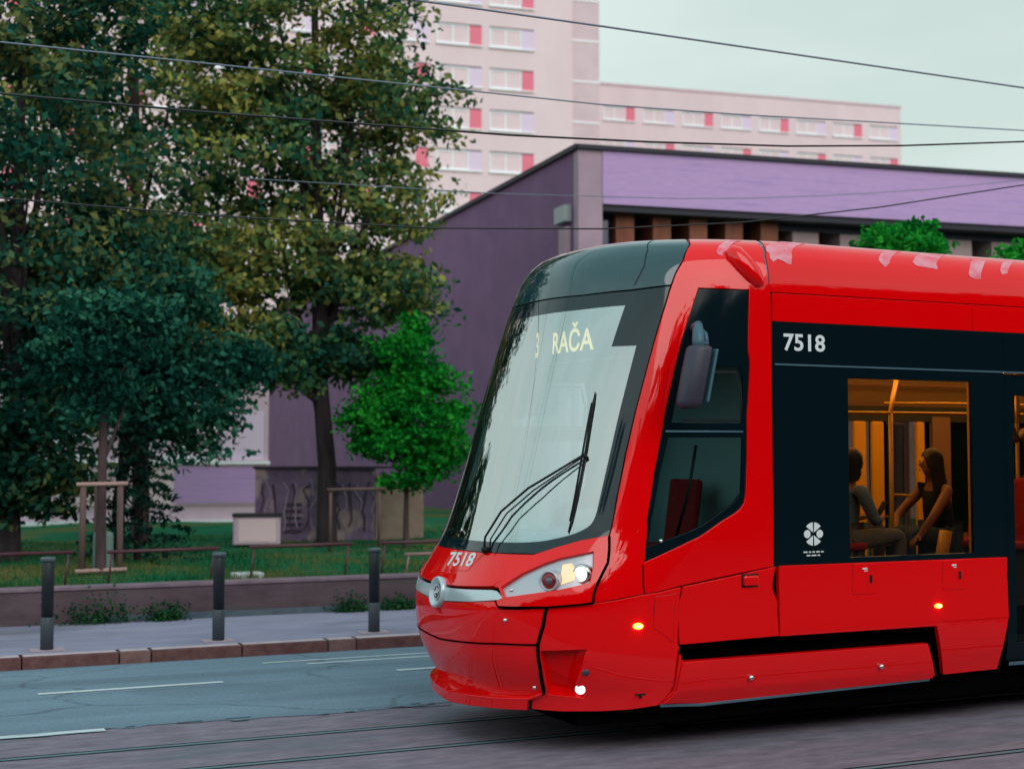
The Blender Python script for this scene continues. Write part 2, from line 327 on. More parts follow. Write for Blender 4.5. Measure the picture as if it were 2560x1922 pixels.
# ================================================================== GROUND
def road_mat(name, c1, c2, dark, crack=.35, grain=70):
    m, t, b = new_mat(name); Nn, Ll = t.nodes, t.links; tc = Nn.new('ShaderNodeTexCoord')
    def nz(scale, det, st):
        mp = Nn.new('ShaderNodeMapping'); mp.inputs['Scale'].default_value = st; Ll.new(tc.outputs['Object'], mp.inputs[0])
        n = Nn.new('ShaderNodeTexNoise'); n.inputs['Scale'].default_value = scale; n.inputs['Detail'].default_value = det; Ll.new(mp.outputs[0], n.inputs[0]); return n.outputs[0]
    def ramp(src, lo, hi, a, z):
        r = Nn.new('ShaderNodeMapRange'); r.inputs[1].default_value = lo; r.inputs[2].default_value = hi; r.inputs[3].default_value = a; r.inputs[4].default_value = z; Ll.new(src, r.inputs[0]); return r.outputs[0]
    def mix(f, a, z, bt='MIX'):
        x = Nn.new('ShaderNodeMix'); x.data_type = 'RGBA'; x.blend_type = bt
        for k, s_ in ((0, f), (6, a), (7, z)):
            if hasattr(s_, 'links') or hasattr(s_, 'is_linked'): Ll.new(s_, x.inputs[k])
            else: x.inputs[k].default_value = s_
        return x.outputs[2]
    col_ = mix(ramp(nz(.7, 6, (.3, 2.4, 1)), .35, .65, 0, 1), (*c1, 1), (*c2, 1))
    col_ = mix(ramp(nz(.55, 3, (.12, 3.2, 1)), .50, .68, 0, .55), col_, (*dark, 1))                      # tyre tracks along the lane
    col_ = mix(ramp(nz(.33, 2, (1, 1, 1)), .56, .575, 0, .35), col_, (*dark, 1))                          # patched areas with a clear edge
    g = ramp(nz(grain, 2, (1, 1, 1)), .25, .75, .72, 1.28)
    cc = Nn.new('ShaderNodeCombineColor')
    for k in range(3): Ll.new(g, cc.inputs[k])
    col_ = mix(1.0, col_, cc.outputs[0], 'MULTIPLY')
    mp = Nn.new('ShaderNodeMapping'); mp.inputs['Scale'].default_value = (.35, .8, 1); Ll.new(tc.outputs['Object'], mp.inputs[0])
    nd = Nn.new('ShaderNodeTexNoise'); nd.inputs['Scale'].default_value = 1.5; nd.inputs['Detail'].default_value = 4; Ll.new(mp.outputs[0], nd.inputs[0])
    va = Nn.new('ShaderNodeVectorMath'); va.operation = 'MULTIPLY_ADD'; va.inputs[1].default_value = (.6, .6, .6); Ll.new(nd.outputs['Color'], va.inputs[0]); Ll.new(mp.outputs[0], va.inputs[2])
    vo = Nn.new('ShaderNodeTexVoronoi'); vo.feature = 'DISTANCE_TO_EDGE'; vo.inputs['Scale'].default_value = .8; Ll.new(va.outputs[0], vo.inputs['Vector'])
    col_ = mix(ramp(vo.outputs['Distance'], .004, .012, crack, 0), col_, (.02, .025, .03, 1))
    Ll.new(col_, b.inputs['Base Color']); b.inputs['Roughness'].default_value = .72; b.inputs['Specular IOR Level'].default_value = .35
    bp = Nn.new('ShaderNodeBump'); bp.inputs['Strength'].default_value = .35; bp.inputs['Distance'].default_value = .01; Ll.new(g, bp.inputs['Height']); Ll.new(bp.outputs[0], b.inputs['Normal'])
    return m
M['road'] = road_mat('asphalt_blue_grey', (.140, .200, .258), (.178, .250, .318), (.105, .150, .195))
M['setts'] = noise_mat('worn_sett_paving', (.135, .110, .142), (.255, .21, .262), 6, .8, (.55, 1.6, 1), 8, (.11, .13, .16), .7, .15, .3, .3, .7)
M['pave'] = noise_mat('pavement_grey', (.24, .22, .31), (.31, .285, .385), 3, .85, (.4, 1, 1), 7, (.16, .15, .19), .8, 0, .2)
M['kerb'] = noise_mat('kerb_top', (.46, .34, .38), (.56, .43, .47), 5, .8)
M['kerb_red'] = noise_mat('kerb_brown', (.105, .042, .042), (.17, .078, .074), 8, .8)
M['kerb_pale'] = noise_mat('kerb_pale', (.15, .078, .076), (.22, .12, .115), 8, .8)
M['grass'] = noise_mat('lawn', (.004, .10, .045), (.009, .165, .07), 1.6, .95, (.35, 1, 1), 7, (.13, .12, .035), .8, 0, .1, thr3=(.50, .60))
M['earth'] = noise_mat('earth', (.05, .05, .05), (.08, .08, .08), 2, .95)
M['line'] = noise_mat('road_paint', (.50, .55, .58), (.66, .70, .72), 14, .7, (.4, 3, 1), 6, (.22, .28, .32), 5, thr3=(.58, .68))
M['rail'] = flat('rail_steel', (.17, .27, .31), .4, .2)
M['groove'] = flat('rail_groove', (.012, .010, .013), .9, 0, .1)
M['wall_brown'] = noise_mat('low_wall_concrete', (.075, .048, .060), (.125, .085, .10), 2.2, .9, (.5, 1, 1.5), 8, (.05, .06, .05), 1.1)
M['wall_cap'] = noise_mat('low_wall_cap', (.16, .11, .14), (.24, .17, .20), 4, .9)
M['asphalt_edge'] = noise_mat('pitch_joint', (.06, .085, .11), (.10, .13, .15), 9, .8, (.6, 2, 1))

def sheet(name, x0, x1, y0, y1, z, mat, kind='structure'):
    return tag(mesh_obj(name, [(x0, y0, z), (x1, y0, z), (x1, y1, z), (x0, y1, z)], [(0, 1, 2, 3)], mat), kind=kind)
sheet('ground', -1500, 1500, -1500, 1500, -.03, M['earth'])
# trackbed sheet with the rail slots left open on top as real grooves
M['road_dark'] = noise_mat('dark_asphalt', (.04, .045, .055), (.06, .065, .075), 2, .85)
sheet('road_near', -300, 300, -40, 6.2, -.004, M['road_dark'])
sheet('trackbed', -300, 300, 6.2, 11.5, 0, M['setts'])
# road: a ragged patched edge against the setts
rv = []; rf = []; random.seed(3); n = 500
for i in range(n+1):
    x = -20+i*.12; e = 11.44+.05*math.sin(x*1.3)+random.uniform(-.045, .045)
    rv += [(x, e, .004), (x, 15.0, .004)]
for i in range(n): rf.append((2*i, 2*i+2, 2*i+3, 2*i+1))
rv += [(-300, 11.44, .004), (-20, 11.44, .004), (-20, 15, .004), (-300, 15, .004), (40, 11.44, .004), (300, 11.44, .004), (300, 15, .004), (40, 15, .004)]
k = 2*(n+1); rf += [(k, k+1, k+2, k+3), (k+4, k+5, k+6, k+7)]
tag(mesh_obj('road', rv, rf, M['road']), kind='structure')
mb = MB()
for i in range(60):
    x = -2+random.random()*16; y = 11.40+random.uniform(-.08, .10); l = random.uniform(.08, .4); h = random.uniform(.015, .05)
    mb.quad((x, y, .0075), (x+l*.9, y-h*.3, .0075), (x+l, y+h, .0075), (x+.04, y+h*.8, .0075))
tag(mb.build('road_edge_patching', M['asphalt_edge']), kind='structure')
# painted lines
def line(x0, x1, y, wd):
    mb = MB(); mb.quad((x0, y-wd/2, .009), (x1, y-wd/2, .009), (x1, y+wd/2, .009), (x0, y+wd/2, .009)); return tag(mb.build('road_marking', M['line']), kind='structure')
for k in range(-14, 16): line(4.66+3.40*k-1.74-3.4+1.66-3, 4.66+3.40*k-1.74-3.4+3.32-3, 13.38, .09)
line(-6, 1.85, 11.42, .12); line(4.3, 7.2, 14.18, .06); line(3.9, 6.8, 14.42, .05)
# rails sunk in the paving
def rail(y, label):
    mb = MB(); mb.box(-120, 120, y-.036, y+.004, -.02, .006); o = mb.build('tram_rail', M['rail'])
    tag(o, label, 'tram rail', 'rails sunk in the paving')
    g = MB(); g.quad((-120, y+.005, .002), (120, y+.005, .002), (120, y+.050, .002), (-120, y+.050, .002)); g.build('flange_groove', M['groove'], o)
    g = MB(); g.quad((-120, y-.060, .002), (120, y-.060, .002), (120, y-.037, .002), (-120, y-.037, .002)); g.build('sealing_joint', M['groove'], o)
rail(9.76, 'steel rail in the paving running under the near side of the red tram')
rail(10.62, 'shiny rail in the paving farther from the camera, running under the tram centre')
rail(7.86, 'nearest rail groove in the paving, at the lower right in front of the tram')
# kerb: a row of stones
mb = MB(); sheet('pavement', -300, 300, 15.17, 17.75, .13, M['pave'])
x = -13.0; k = 0
while x < 60:
    l = .95; mt = M['kerb_pale'] if k % 3 == 0 else M['kerb_red']
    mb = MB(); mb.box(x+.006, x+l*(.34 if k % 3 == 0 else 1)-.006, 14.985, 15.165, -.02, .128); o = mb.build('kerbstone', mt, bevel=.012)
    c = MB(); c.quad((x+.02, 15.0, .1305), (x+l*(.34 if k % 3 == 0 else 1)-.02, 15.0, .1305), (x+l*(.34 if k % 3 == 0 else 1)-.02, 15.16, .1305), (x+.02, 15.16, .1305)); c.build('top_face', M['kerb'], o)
    tag(o, 'short lighter kerbstone between longer brown ones' if k % 3 == 0 else 'long brown kerbstone at the edge of the far pavement', 'kerbstone', 'lighter kerbstones of the far kerb' if k % 3 == 0 else 'brown kerbstones of the far kerb')
    x += l*(.34 if k % 3 == 0 else 1); k += 1
    if x > 16: break
mb = MB(); mb.box(-300, -13, 14.985, 15.165, -.02, .13); mb.box(x, 300, 14.985, 15.165, -.02, .13); tag(mb.build('kerb', M['kerb_red']), kind='structure')
# low wall and its dark foot
low = empty('low_wall', (3, 17.9, .13)); tag(low, 'low brown concrete retaining wall between the pavement and the lawn', 'wall')
mb = MB(); mb.box(-60, 60, 17.80, 18.05, .1, .52); mb.build('wall_body', M['wall_brown'], low)
mb = MB(); mb.box(-60, 60, 17.78, 18.07, .52, .565); mb.build('coping', M['wall_cap'], low, bevel=.008)
mb = MB(); mb.box(2.6, 60, 17.68, 17.798, .1, .20); mb.build('foot', M['asphalt_edge'], low)
for c in children(low): c.matrix_parent_inverse = Matrix.Translation(low.location).inverted()
# lawn: undulating sheet
gv = []; gf = []; nx, ny = 90, 50
for j in range(ny+1):
    for i in range(nx+1):
        X = -45+i*1.4; Yy = 18.06+(j/ny)**1.6*62
        gv.append((X, Yy, .50+.06*math.sin(X*.5+Yy*.3)*min(1, (Yy-18)/4)+.03*math.sin(X*1.7+Yy)))
for j in range(ny):
    for i in range(nx): q = j*(nx+1)+i; gf.append((q, q+1, q+nx+2, q+nx+1))
tag(mesh_obj('lawn', gv, gf, M['grass'], smooth=True), kind='structure')

# ================================================================== BUILDINGS
M['pink'] = noise_mat('pink_render', (.77, .585, .615), (.83, .645, .675), .35, .9, (1, 1, .4), 5)
M['pink_dim'] = noise_mat('pink_render_strip', (.66, .48, .52), (.74, .55, .59), .5, .9)
M['white_frame'] = flat('white_window_frame', (.85, .85, .88), .5)
M['pane'] = noise_mat('pale_window_pane', (.80, .77, .82), (.95, .94, .96), .9, .15, (1, 1, .1), 2, spec=.6)  # sky reflection and curtain white put into the pane colour
M['pane_dim'] = noise_mat('dim_window_pane', (.52, .48, .55), (.72, .68, .74), .9, .15, (1, 1, .1), 2, spec=.6)
M['pane_dark'] = noise_mat('dark_window_pane', (.14, .12, .16), (.55, .50, .56), 1.4, .12, (1, 1, .05), 1, spec=.7)
M['red_panel'] = flat('red_facade_panel', (.80, .17, .25), .6)
M['lilac_panel'] = flat('lilac_facade_panel', (.74, .58, .74), .6)
M['sill'] = flat('window_sill', (.92, .92, .94), .4)
M['shadow_gap'] = flat('dark_lintel', (.05, .03, .04), .8)
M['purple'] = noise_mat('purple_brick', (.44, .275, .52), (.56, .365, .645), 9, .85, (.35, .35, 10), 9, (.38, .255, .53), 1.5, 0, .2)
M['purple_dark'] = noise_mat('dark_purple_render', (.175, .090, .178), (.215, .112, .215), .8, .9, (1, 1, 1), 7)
M['eave'] = flat('dark_overhang_shade', (.02, .018, .03), .7)
M['wood'] = noise_mat('brown_timber', (.16, .05, .03), (.26, .085, .045), 4, .7, (1, 1, .2))
M['taupe'] = noise_mat('taupe_pillar', (.34, .24, .25), (.42, .30, .30), 1.5, .8)
M['navy'] = flat('navy_glass', (.02, .03, .10), .12, 0, .5)
M['dark_glass'] = flat('dark_window', (.012, .012, .016), .12, 0, .5)
M['pale_pillar'] = noise_mat('pale_pillar', (.58, .43, .50), (.64, .48, .55), 1, .85)
M['corner_mauve'] = noise_mat('corner_mauve', (.36, .25, .31), (.43, .30, .37), 1.2, .85)
M['grey_box'] = flat('grey_lamp', (.30, .34, .35), .5)
FW = Vector((math.sin(R(25)), math.cos(R(25)), 0)); RT = Vector((math.cos(R(25)), -math.sin(R(25)), 0))
BU = FW*math.cos(R(73.5))+RT*math.sin(R(73.5)); BN = Vector((BU.y, -BU.x, 0))       # facade direction, outward normal (towards the street)
BROT = math.atan2(BU.y, BU.x)
def local_box(name, u0, u1, d0, d1, z0, z1, mat, parent):   # u along the facade, d depth behind it
    mb = MB(); mb.box(u0, u1, d0, d1, z0, z1); return mb.build(name, mat, parent)
def window(parent, u, z, wd, h, pw, pmat, right=True, proto={}):
    vr = ('pane', 'pane', 'pane_dim', 'pane', 'pane_dim', 'pane', 'pane_dark')[int(abs(u*7.3+z*3.1)) % 7]
    key = (wd, h, pw, pmat, vr)
    if key not in proto:
        mb = MB(); t = .09
        mb.box(0, wd, -.05, .10, 0, t); mb.box(0, wd, -.05, .10, h-t, h); mb.box(0, t, -.05, .10, t, h-t); mb.box(wd-t, wd, -.05, .10, t, h-t); mb.box(wd*.5-.05, wd*.5+.05, -.04, .09, t, h-t)
        fr = mb.build('window', M['white_frame'], parent)
        subs = [local_box('pane', t, wd-t, .02, .03, t, h-t, M[vr], fr), local_box('sill', -.05, wd+pw+.05, -.14, -.01, -.10, -.02, M['sill'], fr), local_box('shadow_gap', 0, wd+pw, -.03, .06, h+.01, h+.10, M['shadow_gap'], fr)]
        if pw: subs.append(local_box('side_panel', wd+.01, wd+pw, -.045, .06, 0, h, M[pmat], fr))
        proto[key] = (fr, subs); fr.location = (u, 0, z); return
    fr, subs = proto[key]; c = fr.copy(); col.objects.link(c); c.parent = parent; c.location = (u, 0, z)
    for s_ in subs: d = s_.copy(); col.objects.link(d); d.parent = c
# pink tower
tw = empty('apartment_tower', (45.54, 83.59, .4), BROT); tag(tw, 'tall pink apartment tower with white windows and red panels, cut off by the top edge', 'building')
local_box('wall', -62, -1.95, 0, 16, 0, 44, M['pink'], tw); local_box('corner_strip', -1.945, 0, .12, 16, 0, 44, M['pink_dim'], tw)
for z in range(0, 16): local_box('floor_band', -1.94, .03, .08, .13, 2.0+2.78*z, 2.10+2.78*z, M['sill'], tw)
for r in range(0, 9):
    for c in range(0, 11):
        z = 12.62+2.78*r-.4+.0; u = -7.75-3.6*c; red = (r+c) % 2 == 1
        window(tw, u, z, 2.2, 1.25, .85, 'red_panel' if red else 'lilac_panel', proto=globals().setdefault('_wp', {}))
# lower wing
wg = empty('apartment_wing', (58.03, 106.45, .4), BROT); tag(wg, 'lower pink flat-roofed apartment wing right of the tower, above the purple hall', 'building')
local_box('wall', -6, 29.35, 0, 14, 0, 33.85, M['pink'], wg); local_box('roof_edge', -6.05, 29.4, -.08, 14, 33.855, 34.05, M['pink_dim'], wg)
_wp2 = {}
for r in range(0, 4):
    for c in range(8):
        window(wg, .25+3.69*c, 30.85-2.95*r, 2.05, 1.12, .85, 'red_panel' if (r+c) % 2 == 0 else 'lilac_panel', proto=_wp2)
# purple hall: corner at (15.82, 30.14)
hall = empty('purple_hall', (15.82, 30.14, .5), BROT); tag(hall, 'purple brick hall with a deep overhanging fascia behind the tram', 'building')
local_box('fascia', .62, 34, -.02, 1.9, 7.76, 9.06, M['purple'], hall)
local_box('roof_edge', -.03, 34.05, -.10, 3, 9.065, 9.17, M['eave'], hall)
local_box('soffit', .62, 34, .05, 1.9, 7.60, 7.755, M['eave'], hall)
local_box('corner_pillar', -.0, .615, .0, .6, 0, 9.06, M['corner_mauve'], hall)
local_box('back_wall', .62, 34, 1.9, 2.4, 0, 7.6, M['dark_glass'], hall)
local_box('navy_window', .64, 1.05, .7, 1.88, 0, 7.59, M['navy'], hall)
u = 1.12
k = 0
while u < 30:
    if u < 5.2: wdt = .48; mt = 'wood'
    else: wdt = .75 if k % 3 else 1.2; mt = 'taupe'
    local_box('timber_panel' if mt == 'wood' else 'pillar', u, u+wdt, .42 if mt == 'wood' else .6, 1.88, 0, 7.59 if mt == 'wood' else 7.55, M[mt], hall); u += wdt+(.50 if mt == 'wood' else .62); k += 1
local_box('overhang_shade_strip', 5.2, 34, .56, .595, 7.42, 7.59, M['eave'], hall)  # dark strip standing in for the shade beneath the overhang
LD = FW*math.cos(R(19.8))-RT*math.sin(R(19.8))             # left flank direction
hinv = (Matrix.Translation(hall.location) @ Matrix.Rotation(BROT, 4, 'Z')).inverted()
def flank(name, s0, s1, z0, z1, off, th, mat):
    nrm = Vector((-LD.y, LD.x, 0)); c0 = Vector((15.82, 30.14, 0)); mb = MB()
    if nrm.x > 0: nrm = -nrm
    P = [c0+LD*s0+nrm*off, c0+LD*s1+nrm*off, c0+LD*s1+nrm*(off-th), c0+LD*s0+nrm*(off-th)]
    n = len(mb.v); mb.v += [tuple(p+Vector((0, 0, z0))) for p in P]+[tuple(p+Vector((0, 0, z1))) for p in P]
    mb.f += [tuple(reversed((0, 1, 2, 3))), (4, 5, 6, 7)]+[(i, (i+1) % 4, 4+(i+1) % 4, 4+i) for i in range(4)]
    o = mb.build(name, mat, hall); o.matrix_parent_inverse = hinv; return o
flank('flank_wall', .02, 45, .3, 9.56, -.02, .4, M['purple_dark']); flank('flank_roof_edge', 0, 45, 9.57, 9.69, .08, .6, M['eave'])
flank('downpipe_casing', .50, 1.0, .4, 7.75, .12, .13, M['corner_mauve']); flank('wall_lamp', .45, 1.15, 7.88, 8.28, .18, .19, M['grey_box'])
# pale annex at the left behind the trees
an = empty('annex', (9.63, 35.23, .4), BROT); tag(an, 'pale low annex with lilac panels and white sills, seen under the trees at left', 'building')
local_box('wall', -16, 0, 0, 8, 0, 5.2, M['pale_pillar'], an)
local_box('white_base', -16, .02, -.06, -.005, .55, 1.55, M['pink'], an)
local_box('ledge', -16, .03, -.16, -.0, 1.56, 1.64, M['sill'], an); local_box('plinth', -16, .03, -.25, -.0, .0, .18, M['sill'], an)
local_box('lilac_panel', -1.15, -.12, -.03, .0, 1.66, 2.9, M['lilac_panel'], an); local_box('lilac_panel', -8.0, -6.3, -.03, .0, 1.66, 3.1, M['lilac_panel'], an)
local_box('purple_panel', -2.3, .025, -.10, -.061, .60, 1.5, M['purple'], an)
_wp3 = {}
window(an, -2.9, 1.70, 1.6, 1.2, 0, None, proto=_wp3); window(an, -5.9, 1.70, 1.6, 1.2, 0, None, proto=_wp3); window(an, -10.5, 1.70, 1.6, 1.2, .8, 'red_panel', proto=_wp3)
for u in (-1.4, -2.6, -3.9, -5.2, -6.5): local_box('vent', u, u+.45, -.262, -.255, .03, .12, M['shadow_gap'], an)
# graffiti wall
M['graffiti'] = noise_mat('graffiti_wall', (.16, .10, .19), (.34, .23, .36), 1.3, .85, (1, 1, .8), 8, (.50, .36, .36), 1.6, thr3=(.52, .58))
M['tag_white'] = flat('graffiti_white', (.36, .29, .38), .8); M['tag_dark'] = flat('graffiti_dark', (.07, .045, .08), .8); M['tag_tan'] = noise_mat('graffiti_tan', (.32, .22, .17), (.45, .33, .27), 2, .9)
gw = empty('graffiti_wall', (7.75, 27.2, .45), BROT-R(6)); tag(gw, 'low purple-grey wall covered in pale graffiti beside the dark tree trunk', 'wall')
local_box('wall_panel', -.55, 1.8, 0, .2, 0, 1.45, M['graffiti'], gw); local_box('tan_panel', 1.805, 2.75, -.03, .2, 0, 1.35, M['tag_tan'], gw); local_box('coping', -.6, 2.8, -.06, .26, 1.452, 1.50, M['tag_dark'], gw)
random.seed(12)
mb = MB(); m2 = MB()
for k in range(16):
    x0 = -.45+k*.145+random.uniform(-.03, .03); pts = [(x0+random.uniform(-.06, .10), -.012, .25+.95*j/5+random.uniform(-.08, .08)) for j in range(6)]
    (mb if k % 2 else m2).tube(pts, .022, 4)
mb.build('pale_tags', M['tag_white'], gw); m2.build('dark_tags', M['tag_dark'], gw)
for k in range(5): local_box('ventilation_slat', .0, .35, -.02, -.005, .2+.13*k, .26+.13*k, M['tag_dark'], gw)
# utility box
ub = empty('utility_box', (6.55, 26.3, .5), BROT-R(8)); tag(ub, 'pale utility cabinet with a dark lid and purple side standing on the lawn', 'utility box')
mb = MB(); mb.box(0, .85, 0, .55, 0, .52); mb.build('cabinet', M['pale_pillar'], ub, bevel=.01)
local_box('side_panel', -.02, -.002, 0, .55, 0, .52, M['purple'], ub); mb = MB(); mb.box(-.04, .89, -.04, .6, .522, .57); mb.build('lid', M['eave'], ub)
local_box('door', .08, .77, -.012, -.002, .05, .47, M['pink'], ub)
# pale stone block in the grass near the wall
M['stone'] = noise_mat('pale_block', (.42, .44, .46), (.55, .56, .56), 6, .8)
mb = MB(); mb.box(4.62, 5.02, 18.5, 18.75, .47, .60); tag(mb.build('stone_block', M['stone'], bevel=.02), 'small pale stone block lying in the grass behind the low wall', 'block')

# ================================================================== STREET FURNITURE
M['bollard'] = flat('bollard_iron', (.012, .018, .023), .5, .2); M['bollard_grey'] = flat('bollard_grey_sleeve', (.045, .058, .072), .5); M['bollard_cap'] = flat('bollard_cap', (.07, .10, .11), .4)
M['foot_pink'] = noise_mat('footing_pink', (.38, .28, .32), (.46, .34, .38), 6, .9)
bo = empty('bollard', (0, 0, .13)); group = 'dark bollards along the kerb'
mb = MB(); mb.lathe([(.062, .34), (.062, .90), (.056, .91)], (0, 0, 0), (0, 0, 1), 20); mb.build('post', M['bollard'], bo, True)
mb = MB(); mb.lathe([(.066, 0), (.066, .335), (.063, .34)], (0, 0, 0), (0, 0, 1), 20); mb.build('sleeve', M['bollard_grey'], bo, True)
mb = MB(); mb.lathe([(.066, .91), (.078, .92), (.078, .945), (.07, .955), (0, .962)], (0, 0, 0), (0, 0, 1), 20); mb.build('cap', M['bollard_cap'], bo, True)
mb = MB(); mb.box(-.17, .17, -.11, .13, .002, .010); mb.build('footing', M['foot_pink'], bo)
spots = [(1.90, 'dark bollard at the left end of the row, in front of the wooden tree guard'), (3.68, 'dark bollard in the middle of the row along the kerb'), (5.46, 'dark bollard nearest the nose of the red tram')]
for i, (x, lb) in enumerate(spots):
    o = bo if i == 0 else bo.copy()
    if i:
        col.objects.link(o)
        for ch in children(bo): c = ch.copy(); col.objects.link(c); c.parent = o
    o.location = (x, 15.42, .13); tag(o, lb, 'bollard', group)
# brown rail fence on the wall
M['rail_brown'] = flat('rail_brown_paint', (.085, .022, .032), .5); M['rail_pink'] = flat('rail_bare', (.30, .17, .17), .6)
def lawn_rail(x0, x1, z, dz, label, m='rail_brown'):
    e = empty('park_rail', ((x0+x1)/2, 18.25, .5)); tag(e, label, 'railing', 'low brown rails along the lawn')
    mb = MB(); mb.tube([(x0, 18.25, z), (x1, 18.25, z+dz)], .022, 8); a = mb.build('top_bar', M[m], e, True)
    parts = [a]
    for x in (x0+.06, x1-.06):
        mb = MB(); mb.tube([(x-.05, 18.25, .48), (x, 18.25, z+.0)], .014, 6); parts.append(mb.build('support', M[m], e, True))
    for p in parts: p.matrix_parent_inverse = Matrix.Translation(e.location).inverted()
lawn_rail(-1.6, 2.55, .93, .02, 'brown tube rail at the left picture edge behind the left bollard')
lawn_rail(2.95, 4.35, .94, .01, 'brown tube rail just right of the wooden tree guard')
lawn_rail(4.75, 6.15, .955, .01, 'brown tube rail behind the middle bollard')
lawn_rail(6.55, 7.85, .965, .0, 'brown tube rail behind the bollard nearest the tram')
lawn_rail(6.9, 7.75, .80, .0, 'short lower bare rail behind the bollard nearest the tram', 'rail_pink')
# wooden tree guard
M['guard'] = noise_mat('weathered_timber', (.10, .06, .055), (.17, .105, .095), 5, .85, (1, 1, .15)); M['guard_bar'] = noise_mat('bare_timber', (.42, .26, .24), (.52, .33, .30), 5, .8, (.2, 1, 1))
tg = empty('tree_guard', (3.14, 20.0, .48)); tag(tg, 'wooden stake frame with a pale top and bottom bar around a young tree trunk', 'tree guard')
for x in (-.24, .26):
    mb = MB(); mb.tube([(x, .0, 0), (x*.98, 0, 1.28)], .045, 8); mb.build('stake', M['guard'], tg, True)
mb = MB(); mb.tube([(.02, .42, 0), (.02, .42, 1.25)], .045, 8); mb.build('stake', M['guard'], tg, True)
for z in (.10, 1.27): mb = MB(); mb.tube([(-.33, -.03, z), (.35, -.03, z+.01)], .030, 8); mb.build('cross_bar', M['guard_bar'], tg, True)
mb = MB(); mb.box(-.06, .20, .08, .30, 0, .62); mb.build('trunk_wrap', flat('trunk_wrap', (.16, .24, .22), .8), tg, bevel=.05)
# overhead wires
M['wire_black'] = flat('wire_black', (.008, .010, .012), .5); M['wire_grey'] = flat('wire_grey', (.16, .20, .26), .5)
def wire(name, pts, r, mat, label):
    # smooth curve through the measured points, continued well past both ends
    P = [Vector(p) for p in pts]; P = [P[0]+(P[0]-P[1])*6]+P+[P[-1]+(P[-1]-P[-2])*6]
    mb = MB(); mb.tube(P, r, 6); tag(mb.build(name, M[mat], smooth=True), label, 'wire', 'overhead wires')
wire('overhead_wire', [(4.54, 12, 6.29), (6.55, 12, 6.30), (9.95, 12, 6.30), (12.35, 12, 6.30)], .010, 'wire_grey', 'topmost overhead wire, crossing the tower and the open sky')
wire('overhead_wire', [(1.05, 14, 6.01), (3.18, 14, 6.04), (5.41, 14, 6.07), (7.63, 14, 6.10), (9.53, 14, 6.18), (12.04, 14, 6.32), (14.39, 14, 6.45)], .008, 'wire_grey', 'thin pale grey wire second from the top, over the trees and the wing')
wire('overhead_wire', [(.8, 10.6, 4.69), (2.34, 10.6, 4.71), (4.92, 10.6, 4.78), (6.25, 10.6, 4.85), (7.72, 10.6, 4.95), (9.06, 10.6, 5.08), (10.89, 10.6, 5.30)], .0085, 'wire_black', 'black sagging wire skimming the roof line of the purple hall')
wire('overhead_wire', [(.89, 11.6, 4.12), (2.72, 11.6, 4.10), (4.62, 11.6, 4.13), (6.32, 11.6, 4.24), (7.88, 11.6, 4.41), (9.6, 11.6, 4.69), (11.91, 11.6, 5.15)], .007, 'wire_black', 'lowest dark wire, just above the tram roof')
wire('overhead_wire', [(6.58, 15.5, 5.28), (7.01, 15.5, 5.29), (9.61, 15.5, 5.43), (10.59, 15.5, 5.51), (12, 15.5, 5.66), (13.64, 15.5, 5.87), (15.92, 15.5, 6.23)], .005, 'wire_grey', 'thinnest wire, crossing the purple fascia of the hall')
# ------------------------------------------------------------------ panels cut out of the body surface
def SN(a, v, h=1e-3):
    if abs(a) < 1e-4: a = 1e-4
    p = Vector(S(a, v))
    da = Vector(S(a+h, v))-Vector(S(a-h, v)); dw = Vector(S(a, v+h))-Vector(S(a, v-h))
    n = da.cross(dw)
    if n.length < 1e-12: n = Vector((0, 0, 1))
    return p, n.normalized()
def SO(a, v, off=0.):
    p, n = SN(a, v); return p+n*off
def aX(x, v):                       # plan coordinate of a point of the side with that world x
    z, ins, xc, A, p = prof(v); return x-xc-A+1
def inside(p, poly):
    x, y = p; c = False; n = len(poly); j = n-1
    for i in range(n):
        xi, yi = poly[i]; xj, yj = poly[j]
        if (yi > y) != (yj > y) and x < (xj-xi)*(y-yi)/(yj-yi)+xi: c = not c
        j = i
    return c
def dens(poly, d):
    o = []
    for i, p in enumerate(poly):
        q = poly[(i+1) % len(poly)]; n = max(1, int(math.hypot(q[0]-p[0], q[1]-p[1])/d))
        o += [(p[0]+(q[0]-p[0])*k/n, p[1]+(q[1]-p[1])*k/n) for k in range(n)]
    return o
def both(half):                     # near half -> outline right across the nose
    h = [(0., half[0][1])]+list(half[1:-1])+[(0., half[-1][1])]
    return h+[(-a, v) for a, v in reversed(h[1:-1])]
def neg(poly): return [(-a, v) for a, v in poly]
def XZ(pts):
    o = []
    for (x0, z0), (x1, z1) in zip(pts, pts[1:]):
        n = max(1, int(abs(z1-z0)/.08)); o += [(aX(x0+(x1-x0)*k/n, z0+(z1-z0)*k/n), z0+(z1-z0)*k/n) for k in range(n)]
    return o+[(aX(*pts[-1]), pts[-1][1])]
def XZc(pts): return XZ(list(pts)+[pts[0]])[:-1]
